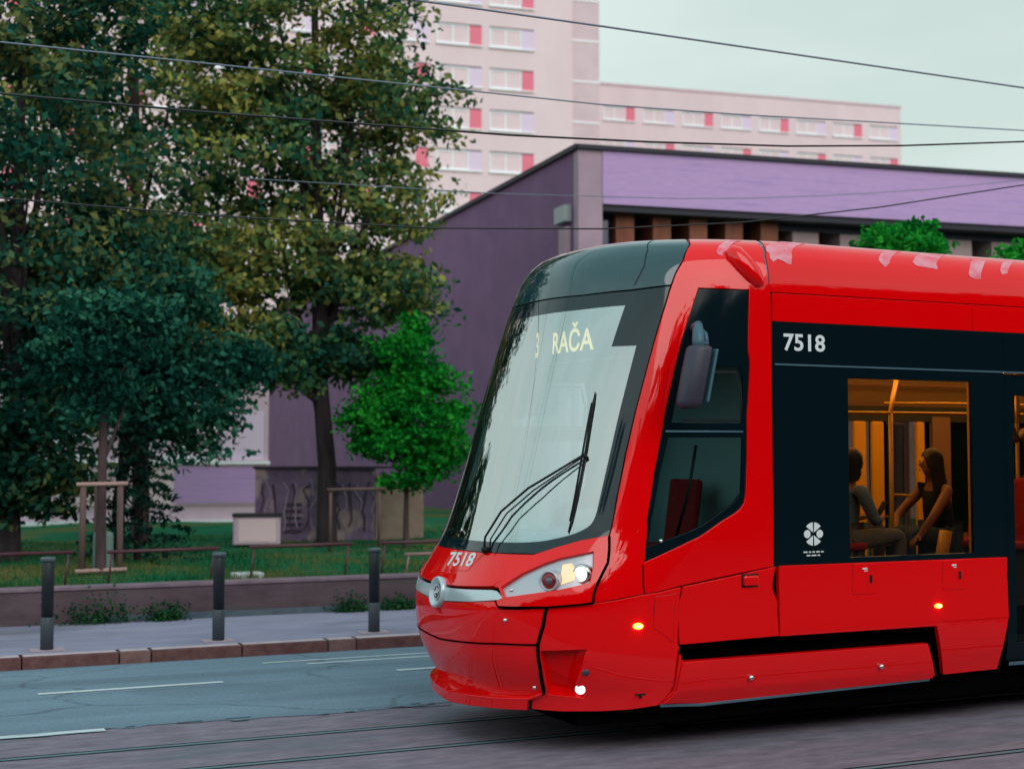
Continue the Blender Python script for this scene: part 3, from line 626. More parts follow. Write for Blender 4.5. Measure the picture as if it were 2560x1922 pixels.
def patch_geo(outline, holes=(), off=0., depth=.02, ga=.05, gv=.08, d=.05, minseg=None):
    f = off if callable(off) else (lambda a, v: off)
    loops = [dens(outline, d)]+[dens(h, d) for h in holes]
    V = []; E = []
    for lp in loops:
        n0 = len(V); V += lp; E += [(n0+i, n0+(i+1) % len(lp)) for i in range(len(lp))]
    x0 = min(p[0] for p in outline); x1 = max(p[0] for p in outline); y0 = min(p[1] for p in outline); y1 = max(p[1] for p in outline)
    bnd = np.array(V); na = max(2, int((x1-x0)/ga)); nv = max(2, int((y1-y0)/gv))
    for i in range(1, na):
        for j in range(1, nv):
            p = (x0+(x1-x0)*(i+.13*(j % 2))/na, y0+(y1-y0)*j/nv)
            if (np.abs(bnd[:, 0]-p[0])/ga+np.abs(bnd[:, 1]-p[1])/gv).min() < .35: continue
            if inside(p, outline) and not any(inside(p, h) for h in holes): V.append(p)
    ov, oe, of, *_ = delaunay_2d_cdt([Vector(p) for p in V], E, [], 0, 1e-6)
    ov = [tuple(p) for p in ov]; F = []
    for t in of:
        c = (sum(ov[i][0] for i in t)/len(t), sum(ov[i][1] for i in t)/len(t))
        if inside(c, outline) and not any(inside(c, h) for h in holes):
            ar = sum(ov[t[k]][0]*ov[t[(k+1) % len(t)]][1]-ov[t[(k+1) % len(t)]][0]*ov[t[k]][1] for k in range(len(t)))
            F.append(tuple(t) if ar > 0 else tuple(reversed(t)))
    P = []; NN = []
    for a, v in ov:
        p, n = SN(a, v); P.append(p+n*f(a, v))
        if callable(off):
            h = 2e-3
            A_ = [SN(a+k*h, v) for k in (-1, 1)]; B_ = [SN(a, v+k*h) for k in (-1, 1)]
            pa = (A_[1][0]+A_[1][1]*f(a+h, v))-(A_[0][0]+A_[0][1]*f(a-h, v)); pv = (B_[1][0]+B_[1][1]*f(a, v+h))-(B_[0][0]+B_[0][1]*f(a, v-h))
            m = pa.cross(pv)
            if m.length > 1e-12: n = m.normalized()
        NN.append(n)
    if depth:
        cnt = {}
        for t in F:
            for k in range(len(t)):
                e = (t[k], t[(k+1) % len(t)]); cnt[e] = 1
        bv = {}
        def dup(i, q, nn):
            P.append(q); NN.append(nn); return len(P)-1
        r = .004                    # tiny rounded lip, then the return
        for e in [e for e in cnt if (e[1], e[0]) not in cnt]:
            i, j = e
            key = []
            t = (P[j]-P[i]).normalized(); outw = t.cross(NN[i]).normalized()
            nm = ((NN[i]+outw)/1.4142)
            a1 = dup(i, P[i]+outw*r-NN[i]*r, outw); b1 = dup(j, P[j]+outw*r-NN[j]*r, outw)
            a0 = dup(i, P[i], NN[i]); b0 = dup(j, P[j], NN[j])
            a2 = dup(i, P[i]+outw*r-NN[i]*depth, outw); b2 = dup(j, P[j]+outw*r-NN[j]*depth, outw)
            F.append((b0, a0, a1, b1)); F.append((b1, a1, a2, b2))
    return P, F, NN
def patch(name, outline, mat, parent, holes=(), off=0., depth=.02, **k):
    P, F, NN = patch_geo(outline, holes, off, depth, **k)
    return mesh_obj(name, P, F, mat, parent, normals=NN)
def patch2(name, half, mat, parent, holes=(), off=0., depth=.02, **k):     # one panel near, its twin far
    f = off
    g = (lambda a, v: f(-a, v)) if callable(f) else f
    return (patch(name, half, mat, parent, holes, f, depth, **k),
            patch(name, neg(half), mat, parent, [neg(h) for h in holes], g, depth, **k))
def strip(name, lines, width, mat, parent, off=.002, sides=(1,)):
    mb = MB(); nrm = []
    for s in sides:
        for ln in lines:
            pts = []
            for i in range(len(ln)-1):
                n = max(1, int(math.hypot(ln[i+1][0]-ln[i][0], ln[i+1][1]-ln[i][1])/.04))
                pts += [(ln[i][0]+(ln[i+1][0]-ln[i][0])*k/n, ln[i][1]+(ln[i+1][1]-ln[i][1])*k/n) for k in range(n)]
            pts.append(ln[-1]); q = [SN(s*a, v) for a, v in pts]
            rows = []
            for i, (p, n) in enumerate(q):
                t = (q[min(i+1, len(q)-1)][0]-q[max(i-1, 0)][0]).normalized(); b = t.cross(n).normalized()
                rows.append((p+n*off-b*width/2, p+n*off+b*width/2))
            for r0, r1 in zip(rows, rows[1:]): mb.quad(r0[0], r1[0], r1[1], r0[1])
    return mb.build(name, mat, parent)
def text_geo(txt, bold=0., res=3):
    cu = bpy.data.curves.new('t', 'FONT'); cu.body = txt; cu.size = 1; cu.resolution_u = res; cu.offset = bold; cu.fill_mode = 'FRONT'
    o = bpy.data.objects.new('t', cu); col.objects.link(o)
    dg = bpy.context.evaluated_depsgraph_get(); me = bpy.data.meshes.new_from_object(o.evaluated_get(dg))
    V = [tuple(v.co) for v in me.vertices]; F = [tuple(p.vertices) for p in me.polygons]
    bpy.data.objects.remove(o); bpy.data.curves.remove(cu); bpy.data.meshes.remove(me)
    x0 = min(v[0] for v in V); x1 = max(v[0] for v in V); y0 = min(v[1] for v in V); y1 = max(v[1] for v in V)
    return [((v[0]-x0)/(x1-x0), (v[1]-y0)/(y1-y0)) for v in V], F, (x1-x0)/(y1-y0)

# ================================================================== THE TRAM
tram = empty('tram', (8.0, YC, 0))
tag(tram, 'long glossy red tram with black glazing passing along the street, headlights on', 'tram')
YS = YC-1.25                                        # plane of the near side
NEAR = [(.0, 0)]
# ---- nose
lipf = lambda a, v: .085*max(0, 1-abs(a)/.56)**.6+.004
patch('bumper', both(B['bumper_up']), M['red'], tram, depth=.05)
patch('lower_bumper', both(B['bumper_low']), M['red'], tram, off=-.004, depth=.05)
patch('bumper_lip', both(B['lip']), M['red'], tram, off=lipf, depth=.12)
patch('bonnet', both(B['bonnet']), M['red'], tram, off=.004, depth=.05)
patch('nose_trim', both(B['bar']), M['silver'], tram, off=.006, depth=.05)
for sgn in (1, -1):
    f = (lambda P: P) if sgn > 0 else neg
    patch('headlight_surround', f(B['brow']), M['red'], tram, [f(B['lamp'])], off=.014, depth=.06)
    hl = patch('headlight', f(B['lamp']), M['lamp_silver'], tram, off=-.018, depth=.02, ga=.03, gv=.04)
    ax = Vector((-.80, -.56*sgn, .05)).normalized()
    patch('reflector_glow_patch', f(B['reflector_lit']), M['warm_soft'], hl, off=-.012, depth=.004, ga=.02, gv=.02)  # emissive patch imitating lamp light falling on the reflector
    a, v = B['lamps'][0]; c = SO(sgn*a, v, -.012)
    mb = MB(); mb.lathe([(.075, -.05), (.075, .028), (.066, .036), (.058, .030), (.056, .012)], c, ax, 28); mb.build('lamp_bezel', M['lamp_silver'], hl, True)
    mb = MB(); mb.lathe([(.056, .018), (.052, .030), (.036, .030)], c, ax, 28); mb.build('turn_signal', M['lens_red'], hl, True)
    mb = MB(); mb.lathe([(.036, .028), (.02, .038), (0, .040)], c, ax, 20); mb.build('lens', M['lens_dark'], hl, True)
    a, v = B['lamps'][2]; c = SO(sgn*a, v, -.02)
    mb = MB(); mb.lathe([(.072, -.04), (.070, .022), (.056, .034), (.050, .026), (.046, .010)], c, ax, 28); mb.build('lamp_bezel', M['chrome'], hl, True)
    mb = MB(); mb.lathe([(.046, .012), (.036, .022), (.02, .029), (0, .031)], c, ax, 24); mb.build('lens', M['warm_lamp'], hl, True)
    a, v = B['lamps'][3]; mb = MB(); mb.lathe([(.014, -.02), (.013, -.008), (.007, -.004), (0, -.005)], SO(sgn*a, v, 0), SN(sgn*a, v)[1], 14); mb.build('screw', M['chrome'], hl, True)
    # corner panel with the sunk fog lamp pocket
    cp = patch('corner_panel', f(B['corner']), M['red'], tram, [f(B['recess'])], depth=.05)
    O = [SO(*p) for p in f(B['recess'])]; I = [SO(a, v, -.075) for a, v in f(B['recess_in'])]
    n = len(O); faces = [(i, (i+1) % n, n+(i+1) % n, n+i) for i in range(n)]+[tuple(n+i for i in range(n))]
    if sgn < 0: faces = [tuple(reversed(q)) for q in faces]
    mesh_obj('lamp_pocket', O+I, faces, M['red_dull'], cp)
    for k, (mat, rr) in ((0, (M['white_lamp'], .032)), (1, (M['grey_plastic'], .024))):
        a, v = B['fog'][k]; mb = MB(); mb.lathe([(rr*1.15, -.03), (rr*1.1, .008), (rr, .012), (rr*.6, .018), (0, .02)], SO(sgn*(a+.006), v, -.006), (-.70, -.70*sgn, .1), 18)
        mb.build('fog_lamp' if k == 0 else 'reflector', mat, cp, True)
    mb = MB(); p0, p1 = [Vector(SO(sgn*a, v, .001)) for a, v in B['fog'][2:4]]; d = (p1-p0)/9
    for k in range(9):
        q = p0+d*k; mb.quad(q, q+d*.75, q+d*.75+Vector((0, 0, .014)), q+Vector((0, 0, .014)))
    mb.build('vent', M['black'], cp)
    patch('access_hatch', f(B['hatch']), M['red'], cp, off=.0045, depth=.006)
    strip('hatch_gap', [f(B['hatch'])+[f(B['hatch'])[0]]], .010, M['rubber'], cp, .0022)
    a, v = B['amber'][0]; q, n = SN(sgn*a, v); mb = MB(); mb.lathe([(.024, -.005), (.022, .012), (.012, .02), (0, .022)], q, n, 18, 1.7, (0, 0, 1)); ml = mb.build('marker_light', M['amber'], tram, True)
    mb = MB(); mb.lathe([(.012, .019), (.007, .024), (0, .025)], q, n, 12, 1.7, (0, 0, 1)); mb.build('bulb', M['amber_hot'], ml, True)
    a, v = B['fog'][4]; q, n = SN(sgn*a, v); mb = MB(); mb.lathe([(.011, 0), (.010, .012), (0, .013)], q, n, 10); mb.tube([q+n*.008+Vector((-.04, 0, .018)), q+n*.008+Vector((.04, 0, .018))], .006, 6); mb.build('jacking_mark', M['black'], cp)
    for a, v in B['bolts'][2:4]:
        q, n = SN(sgn*a, v); mb = MB(); mb.lathe([(.016, -.004), (.015, .009), (.008, .015), (0, .016)], q, n, 14); mb.build('bumper_bolt', M['chrome'], tram, True)
# dark lining behind the seams of the nose
lower = [(0., .31), (.45, .31), (1.15, .36), (1.15, 1.22), (.70, 1.50), (.5, 1.45), (.44, 1.40), (0., 1.40)]
patch('nose_lining', both(lower), M['dark'], tram, off=-.10, depth=0)
for s in (1, -1):
    strip('panel_gap', [[(.676, 1.545), (.704, 1.45), (.732, 1.357), (.748, 1.2), (.760, 1.09)]], .020, M['dark'], tram, .016, (s,))
    strip('panel_gap', [[(.597, 1.052), (.586, .93), (.557, .793), (.544, .64), (.511, .455), (.505, .438), (.445, .393), (.4365, .316)]], .026, M['dark'], tram, .006, (s,))
    strip('panel_gap', [[(.398, 1.048), (.43, 1.047), (.52, 1.053), (.597, 1.056), (.68, 1.070), (.762, 1.083)]], .014, M['dark'], tram, .016, (s,))
strip('bumper_seam', [[(-.552, .791), (-.396, .786), (-.146, .757), (0, .738), (.146, .757), (.396, .786), (.552, .791)]], .013, M['dark'], tram, .003)
# ---- badge on the nose
bc = Vector((4.055, YC-.02, 1.095)); bax = Vector((-1, -.03, .14)).normalized()
mb = MB(); mb.lathe([(.108, -.10), (.118, -.03), (.119, -.004), (.113, .008), (.102, .009), (.092, .001), (.072, -.010), (.063, -.013)], bc, bax, 40); badge = mb.build('badge', M['silver'], tram, True)
mb = MB(); mb.lathe([(.064, -.02), (.064, -.010), (0, -.009)], bc, bax, 32); mb.build('badge_disc', M['lens_dark'], badge)
bu = Vector((0, -1, 0)); bu = (bu-bax*bu.dot(bax)).normalized(); bw = bax.cross(bu)
if bw.z < 0: bw = -bw
def bp(x, y, h=-.003): return bc+bu*x+bw*y+bax*h
mb = MB()
for k in range(28):                                                        # thin ring
    a0, a1 = 2*math.pi*k/28, 2*math.pi*(k+1)/28
    mb.quad(*[bp(r*math.cos(t), r*math.sin(t), -.005) for r, t in ((.050, a0), (.050, a1), (.058, a1), (.058, a0))])
for k in range(3):                                                         # three feathers
    x = -.012+k*.019; mb.quad(bp(x, .004), bp(x+.012, .0), bp(x+.016, .034-.006*k), bp(x+.005, .040-.006*k))
mb.quad(bp(-.020, -.006), bp(.030, -.010), bp(.030, .002), bp(-.018, .006)) # shaft
mb.quad(bp(-.044, -.004), bp(-.018, -.030), bp(-.016, .014)); mb.quad(bp(-.018, -.030), bp(.014, -.036), bp(-.017, -.016))
mb.build('winged_arrow', M['white'], badge)
# number on the bonnet
tv, tf, asp = text_geo('7518', .022)
b0, b1, b2, b3 = B['numbox']
def bil(x, y): return tuple(b0[i]*(1-x)*(1-y)+b1[i]*x*(1-y)+b2[i]*x*y+b3[i]*(1-x)*y for i in (0, 1))
mesh_obj('fleet_number', [SO(*bil(x, y), .0075) for x, y in tv], tf, M['white'], tram)
strip('bonnet_flap_seam', [B['numpanel']], .006, M['red_dull'], tram, .0055)
# ---- windscreen, roof fairing
ws = both(B['windscreen'])
wi = [(.0, 1.485), (.2, 1.487), (.42, 1.495), (.53, 1.545), (.585, 1.60), (.602, 1.66), (.592, 1.835), (.582, 2.125), (.576, 2.455), (.572, 2.93), (.482, 2.925), (.486, 3.235), (.3, 3.215), (.02, 3.205), (0., 3.205)]
def chaikin(P, n=2):
    for _ in range(n):
        o = [P[0]]
        for a_, b_ in zip(P, P[1:]): o += [tuple(x*.75+y*.25 for x, y in zip(a_, b_)), tuple(x*.25+y*.75 for x, y in zip(a_, b_))]
        P = o+[P[-1]]
    return P
wi = chaikin(wi[:10], 2)+wi[10:]
patch('windscreen', both(wi), M['windscreen'], tram, off=-.001, depth=0, ga=.04, gv=.08)
patch('windscreen_border', ws, M['frit'], tram, [both(wi)], off=0, depth=.01, ga=.03, gv=.05)
tp = list(B['top_panel'])+[(.57, 3.86), (.49, 4.0), (.38, 4.12), (.2, 4.2), (0., 4.22)]
patch('roof_fairing', both(tp), M['black_gloss'], tram, depth=.04, gv=.06)
for s in (1, -1): strip('fairing_seam', [[B['toppseam'][0], (.49, 3.68), B['toppseam'][1], (.503, 3.45), B['toppseam'][2]]], .008, M['rubber'], tram, .002, (s,))
patch('fairing_lining', both([(0., 3.30), (.64, 3.33), (.64, 3.75), (.42, 4.15), (0., 4.26)]), M['dark'], tram, off=-.04, depth=0)
# ---- red cab shell with the side window opening
cs = [p for p in B['cab_shell'] if p not in ((1.338, 2.344),)]; i9 = cs.index((.993, 3.346)); cs[i9-1:i9+1] = XZ([(6.268, 1.305), (6.262, 3.346)]); k0 = cs.index(B['cab_shell'][0])
roofX = lambda x, v: max(0., [t for t in [i/400 for i in range(0, 400)] if S(t, v)[0] >= x or t >= .9975][0])
fr = [(0., 4.235), (.2, 4.215), (.39, 4.135), (.50, 4.01), (.582, 3.87)]
bk = [(.912, 3.705), (.87, 3.80), (.80, 3.95), (.68, 4.13), (.5, 4.28), (.3, 4.36), (0., 4.40)]
cab = both(fr+cs[:-1]+bk)
cabshell = patch('cab_shell', cab, M['red'], tram, [B['cab_window'], neg(B['cab_window'])], depth=.05, gv=.06, ga=.04)
for s in (1, -1): strip('cab_seam', [[(.862, 1.346), (.90, 1.245), (.936, 1.143)]], .012, M['dark'], tram, .0022, (s,))
ln = [(0., 3.3), (.66, 3.3), (.66, 1.40), (.78, 1.12), (1.9, 1.25), (1.9, 1.33), (1.32, 2.4), (1.0, 3.34), (.93, 3.7), (.6, 4.2), (0., 4.38)]
for s in (1, -1):
    f = (lambda P: P) if s > 0 else neg
    win = f(B['cab_window'])
    frame = [(.742, 3.33), (.905, 3.33), (.955, 3.0), (.94, 2.86), (.735, 2.86)]
    up = [(.748, 2.78), (.966, 2.78), (1.075, 2.36), (.768, 2.36)]
    lo = [(.770, 2.26), (1.115, 2.26), (1.245, 1.85), (1.215, 1.78), (.98, 1.585), (.83, 1.46), (.80, 1.66), (.775, 2.0)]
    cw = patch('cab_window', win, M['black_band'], tram, [f(up), f(lo)], off=-.014, depth=.02, ga=.04, gv=.07)
    for h in (up, lo): patch('pane', f(h), M['cab_glass'], cw, off=-.020, depth=0)
    strip('slide_rail', [f([(.755, 2.30), (1.10, 2.30)])], .012, M['grey_strip'], cw, -.010)
    strip('slide_frame', [f([(.80, 2.74), (.955, 2.74), (1.05, 2.38), (.80, 2.38)])], .018, M['black'], cw, -.012)
    a, v = B['bolts'][4]; q, n = SN(s*a, v); mb = MB(); mb.lathe([(.016, -.02), (.015, -.006), (.008, .0), (0, .001)], q, n, 14); mb.build('screw', M['chrome'], cw, True)
    patch('cab_lining', f([(.64, 3.34), (.665, 1.42), (.78, 1.13), (1.86, 1.27), (1.33, 2.34), (.98, 3.34)]), M['int_dark'], tram, [win], off=-.052, depth=0)
    patch('cab_side_panel', f(B['cab_side']), M['red'], tram, depth=.05, ga=.1)
    patch('panel_lining', f([(.85, 1.06), (1.9, 1.26), (2.02, 1.30), (2.04, .76), (1.1, .75)]), M['dark'], tram, off=-.055, depth=0, ga=.1)
    # roof blister
    p0 = Vector(SO(s*.800, 3.66, .0)); p1 = Vector(SO(s*.955, 3.40, -.02)); mid, n = SN(s*.885, 3.53)
    ax = (p1-p0).normalized(); mb = MB(); L0 = (p1-p0).length
    mb.lathe([(0, -.035), (.045, -.025), (.080, .02), (.094, L0*.38), (.086, L0*.70), (.058, L0*.95), (.028, L0+.012), (0, L0+.018)], p0+n*.01, ax, 18, .9); bl = mb.build('roof_blister', M['red'], tram, True)
# cab roof rear seam
strip('roof_joint', [[(.994, 3.36), (.962, 3.52), (.918, 3.70), (.876, 3.81), (.80, 3.955), (.68, 4.14), (.5, 4.29), (.3, 4.37), (.02, 4.41)]], .022, M['lens_dark'], tram, -.006, (1, -1))
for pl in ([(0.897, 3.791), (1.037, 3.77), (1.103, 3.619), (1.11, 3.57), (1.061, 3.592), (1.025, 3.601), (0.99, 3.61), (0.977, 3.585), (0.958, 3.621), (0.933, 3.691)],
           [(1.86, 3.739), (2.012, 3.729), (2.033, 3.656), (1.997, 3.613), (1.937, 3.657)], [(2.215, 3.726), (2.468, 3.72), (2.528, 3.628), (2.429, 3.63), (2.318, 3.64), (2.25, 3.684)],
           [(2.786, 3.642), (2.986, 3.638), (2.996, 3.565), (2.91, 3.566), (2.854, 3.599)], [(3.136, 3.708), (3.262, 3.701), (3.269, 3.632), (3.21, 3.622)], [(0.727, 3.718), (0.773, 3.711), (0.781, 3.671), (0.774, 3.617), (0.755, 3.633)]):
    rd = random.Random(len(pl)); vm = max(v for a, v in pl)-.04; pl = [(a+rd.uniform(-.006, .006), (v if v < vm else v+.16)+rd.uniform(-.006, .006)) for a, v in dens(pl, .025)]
    patch('sheen_patch', pl, M['roof_sheen'], tram, off=.0025, depth=0, ga=.03, gv=.02)  # sky reflection laid on as a thin coloured patch
# ---- saloon
XE = 13.0
XA = 6.285
for s in (1, -1):
    f = (lambda P: P) if s > 0 else neg
    vE = lambda v: aX(XE, v)
    roof = [(.998, 3.352), (.966, 3.52), (.922, 3.705), (.88, 3.815), (.805, 3.96), (.685, 4.145), (.505, 4.295), (.305, 4.375), (.004, 4.415), (.004, 4.795), (vE(4.79), 4.795), (vE(4.3), 4.3), (vE(3.9), 3.9), (vE(3.6), 3.6), (vE(3.352), 3.352)]
    patch('roof', f(roof), M['red'], tram, depth=0, ga=.12, gv=.05, d=.06)
    z1, z2, z3 = 3.342, 3.135, 1.306
    for x0, x1 in ((XA, 8.228), (8.238, 10.6), (10.61, XE)):
        patch('cove_panel', f(XZc([(x0, z2), (x1, z2), (x1, z1), (x0, z1)])), M['red'], tram, depth=.03, ga=.3, gv=.1)
    WIN = [(6.975, 1.343), (8.215, 1.343), (8.215, 2.722), (6.975, 2.722)]
    wb = patch('window_band', f(XZc([(XA, z3), (8.553, z3), (8.553, 3.128), (XA, 3.128)])), M['black_band'], tram, [f(XZc(WIN))], off=-.001, depth=.03, ga=.3, gv=.3)
    patch('pane', f(XZc(WIN)), M['side_glass'], wb, off=-.005, depth=0, ga=.5, gv=.5)
    patch('door_header', f(XZc([(8.560, 2.80), (XE, 2.80), (XE, 3.128), (8.560, 3.128)])), M['black_band'], tram, off=-.001, depth=.03, ga=.4)
    strip('trim_strip', [f(XZ([(XA+.01, 2.808), (9.4, 2.806), (XE, 2.806)]))], .012, M['grey_strip'], tram, .004)
    # double doors
    for x0, x1 in ((8.575, 9.275), (9.285, 9.985)):
        dr = patch('door', f(XZc([(x0, .46), (x1, .46), (x1, 2.78), (x0, 2.78)])), M['black_band'], tram, [f(XZc([(x0+.095, .60), (x1-.09, .60), (x1-.09, 2.62), (x0+.095, 2.62)]))], off=-.02, depth=.03, ga=.3, gv=.3)
        patch('pane', f(XZc([(x0+.095, .60), (x1-.09, .60), (x1-.09, 2.62), (x0+.095, 2.62)])), M['side_glass'], dr, off=-.024, depth=0, ga=.5, gv=.5)
    strip('door_sill', [f(XZ([(8.58, .44), (9.98, .44)]))], .03, M['grey_strip'], tram, .004)
    patch('rear_window_band', f(XZc([(10.0, z3), (XE, z3), (XE, 2.79), (10.0, 2.79)])), M['black_band'], tram, off=-.002, depth=.03, ga=.4, gv=.4)
    low = lambda a, v: .003-max(0, .815-v)*.10
    sp = patch('side_panel', f(XZc([(6.325, .783), (7.822, .785), (7.945, .382), (8.50, .392), (8.56, .823), (8.553, 1.298), (6.318, 1.298)])), M['red'], tram, off=(lambda a, v: low(a, v)), depth=.04, ga=.15, gv=.05)
    patch('rear_side_panel', f(XZc([(10.0, .40), (XE, .40), (XE, 1.298), (10.0, 1.298)])), M['red'], tram, off=.003, depth=.04, ga=.4, gv=.2)
    strip('crease', [f(XZ([(7.87, .815), (8.555, .817)]))], .006, M['red_dull'], sp, .0045)
    skf = lambda a, v: .014-max(0, .43-v)*.28
    sk = patch('skirt', f(XZc([(5.300, .345), (5.64, .325), (7.80, .372), (7.815, .392), (7.715, .648), (5.70, .640), (5.45, .640), (5.43, .66), (5.44, .70)])) if False else f([(.948, .341), (1.242, .324)]+XZ([(7.79, .368), (7.815, .392), (7.715, .648), (5.70, .640)])+[(1.13, .640), (1.140, .70)]), M['red'], tram, off=skf, depth=.06, ga=.12, gv=.04)
    patch('skirt_edge', f([(.955, .322), (1.245, .305)]+XZ([(7.78, .350), (7.78, .364)])+[(1.242, .320), (.952, .337)]), M['grey_strip'], sk, off=-.012, depth=.03, ga=.2)
    patch('skirt_front_facet', f([(.960, .352), (1.238, .336)]+XZ([(5.695, .634)])+[(1.137, .634), (1.142, .66)]), M['red'], sk, off=lambda a, v: skf(a, v)+.004+.012*max(0, min(1, (1.30-abs(a))/.35)), depth=.008, ga=.06, gv=.04)
    for x, z in ((6.05, .494), (7.25, .502)):
        mb = MB(); mb.lathe([(.020, -.01), (.019, .03), (.010, .036), (0, .037)], (x, YC-s*1.245, z), (0, -s, 0), 14); mb.build('skirt_bolt', M['chrome'], sk, True)
    mb = MB(); y = YC-s*1.10; mb.quad((5.2, y, .2), (8.6, y, .2), (8.6, y, 1.2), (5.2, y, 1.2)); mb.build('bogie_screen', M['dark'], tram)
    # small flaps, lamp, handle
    for x in (7.0, 7.885):
        fl = patch('flap', f(XZc([(x, 1.065), (x+.21, 1.065), (x+.21, 1.292), (x, 1.292)])), M['red'], sp, off=.008, depth=.005, ga=.1)
        strip('flap_gap', [f(XZ([(x, 1.29), (x, 1.065), (x+.21, 1.065), (x+.21, 1.29)]))], .007, M['rubber'], sp, .0055)
        mb = MB(); ys = YC-s*1.2585
        mb.box(x+.155, x+.175, min(ys, ys-s*.006), max(ys, ys-s*.006), 1.145, 1.205); mb.build('latch', M['black'], fl)
        mb = MB(); mb.box(x+.085, x+.13, min(ys, ys-s*.003), max(ys, ys-s*.003), 1.25, 1.262); mb.box(x+.10, x+.135, min(ys, ys-s*.003), max(ys, ys-s*.003), 1.236, 1.241); mb.build('sticker', M['white'], fl)
    q = Vector((7.83, YC-s*1.252, .94)); mb = MB(); mb.lathe([(.020, -.005), (.018, .012), (.010, .02), (0, .022)], q, (0, -s, 0), 18, 1.9, (0, 0, 1)); ml = mb.build('marker_light', M['amber'], tram, True)
    mb = MB(); mb.lathe([(.011, .019), (.006, .024), (0, .025)], q, (0, -s, 0), 12, 1.9, (0, 0, 1)); mb.build('bulb', M['amber_hot'], ml, True)
    mb = MB(); ys = YC-s*1.25; mb.box(5.99, 6.12, min(ys-s*.03, ys+s*.002), max(ys-s*.03, ys+s*.002), 1.165, 1.24); mb.build('door_handle', M['red'], tram, bevel=.014)
    mb = MB(); ys = YC-s*1.2515; mb.quad((5.98, ys, 1.153), (6.13, ys, 1.153), (6.13, ys, 1.252), (5.98, ys, 1.252)); mb.build('handle_recess', M['rubber'], tram)
# side number and the operator's round mark
tv, tf, asp = text_geo('7518', .022)
mesh_obj('side_number', [(6.375+x*.385, YS-.004, 2.912+y*.132) for x, y in tv], tf, M['white'], tram)
mb = MB(); cx, cz = 6.632, 1.532; rx, rz = .091, .088
def arcq(a0, a1, r0, r1, n=8, ox=0, oz=0):
    for k in range(n):
        t0 = R(a0+(a1-a0)*k/n); t1 = R(a0+(a1-a0)*(k+1)/n)
        mb.quad(*[(cx+ox+r*math.cos(t), YS-.004, cz+oz+r*math.sin(t)) for r, t in ((r0, t0), (r0, t1), (r1, t1), (r1, t0))])
for a0, a1, oz in ((40, 86, .022), (94, 140, .022), (220, 266, -.022), (274, 320, -.022)):
    n = 8; apex = (cx+(.004 if 80 < (a0+a1)/2 % 180 else -.004)*0, YS-.004, cz+oz*.35)
    P = [(cx+(.088+.0)*math.cos(R(a0+(a1-a0)*k/n)), YS-.004, cz+.088*math.sin(R(a0+(a1-a0)*k/n))) for k in range(n+1)]
    ctr = ((P[0][0]+P[-1][0])/2*.12+cx*.88, YS-.004, cz+oz*.5)
    for k in range(n): mb.quad(ctr, P[k], P[k+1])
for sx in (-1, 1):
    P = [(cx+sx*.058+.031*math.cos(R(360*k/16)), YS-.004, cz+.031*math.sin(R(360*k/16))) for k in range(16)]
    for k in range(1, 15): mb.quad(P[0], P[k], P[k+1])
mb.build('operator_mark', M['white'], tram); mb = MB()
x = cx-.095
for wd in (.045, .028, .03, .04, .03): mb.quad((x, YS-.004, 1.392), (x+wd-.006, YS-.004, 1.392), (x+wd-.006, YS-.004, 1.402), (x, YS-.004, 1.402)); x += wd+.005
x = cx-.065
for wd in (.04, .05, .03): mb.quad((x, YS-.004, 1.366), (x+wd-.006, YS-.004, 1.366), (x+wd-.006, YS-.004, 1.376), (x, YS-.004, 1.376)); x += wd+.005
mb.build('operator_name', M['white'], tram)
# ---- wipers (arm pair, blade)
Wp = B['wiper']
mb = MB(); Wt = (Wp[5][0]+(Wp[7][0]-Wp[5][0])*.46, Wp[5][1]+(Wp[7][1]-Wp[5][1])*.46)
P = [SO(a, v, .03+.035*min(1, i/2)) for i, (a, v) in enumerate(Wp[:4]+[Wt])]
mb.tube(P, .009, 8)
sh = Vector((.01, -.075, -.012)); mb.tube([p+sh*(1 if i < 4 else .3) for i, p in enumerate(P)], .006, 8)
arm = mb.build('wiper', M['black'], tram, True)
mb = MB(); bl = [SO(Wp[5][0]+(Wp[7][0]-Wp[5][0])*t, Wp[5][1]+(Wp[7][1]-Wp[5][1])*t, .018) for t in [i/12 for i in range(13)]]
mb.tube(bl, [.004]+[.010]*11+[.004], 6); mb.build('wiper_blade', M['rubber'], arm, True)
mb = MB(); fr2 = [SO(Wp[5][0]+(Wp[7][0]-Wp[5][0])*t, Wp[5][1]+(Wp[7][1]-Wp[5][1])*t, .022+.045*math.sin(math.pi*(t-.08)/.84)) for t in [.08+.84*i/10 for i in range(11)]]
mb.tube([p+Vector((-.005, .012, 0)) for p in fr2], .008, 6)
c = P[-1]; mb.lathe([(.016, -.03), (.016, .008), (.008, .014), (0, .014)], c, SN(*Wt)[1], 12); mb.build('wiper_frame', M['black'], arm, True)
mb = MB(); mb.lathe([(.03, -.01), (.028, .03), (.015, .045), (0, .046)], SO(*Wp[0], 0), SN(*Wp[0])[1], 14); mb.build('wiper_pivot', M['black'], arm, True)
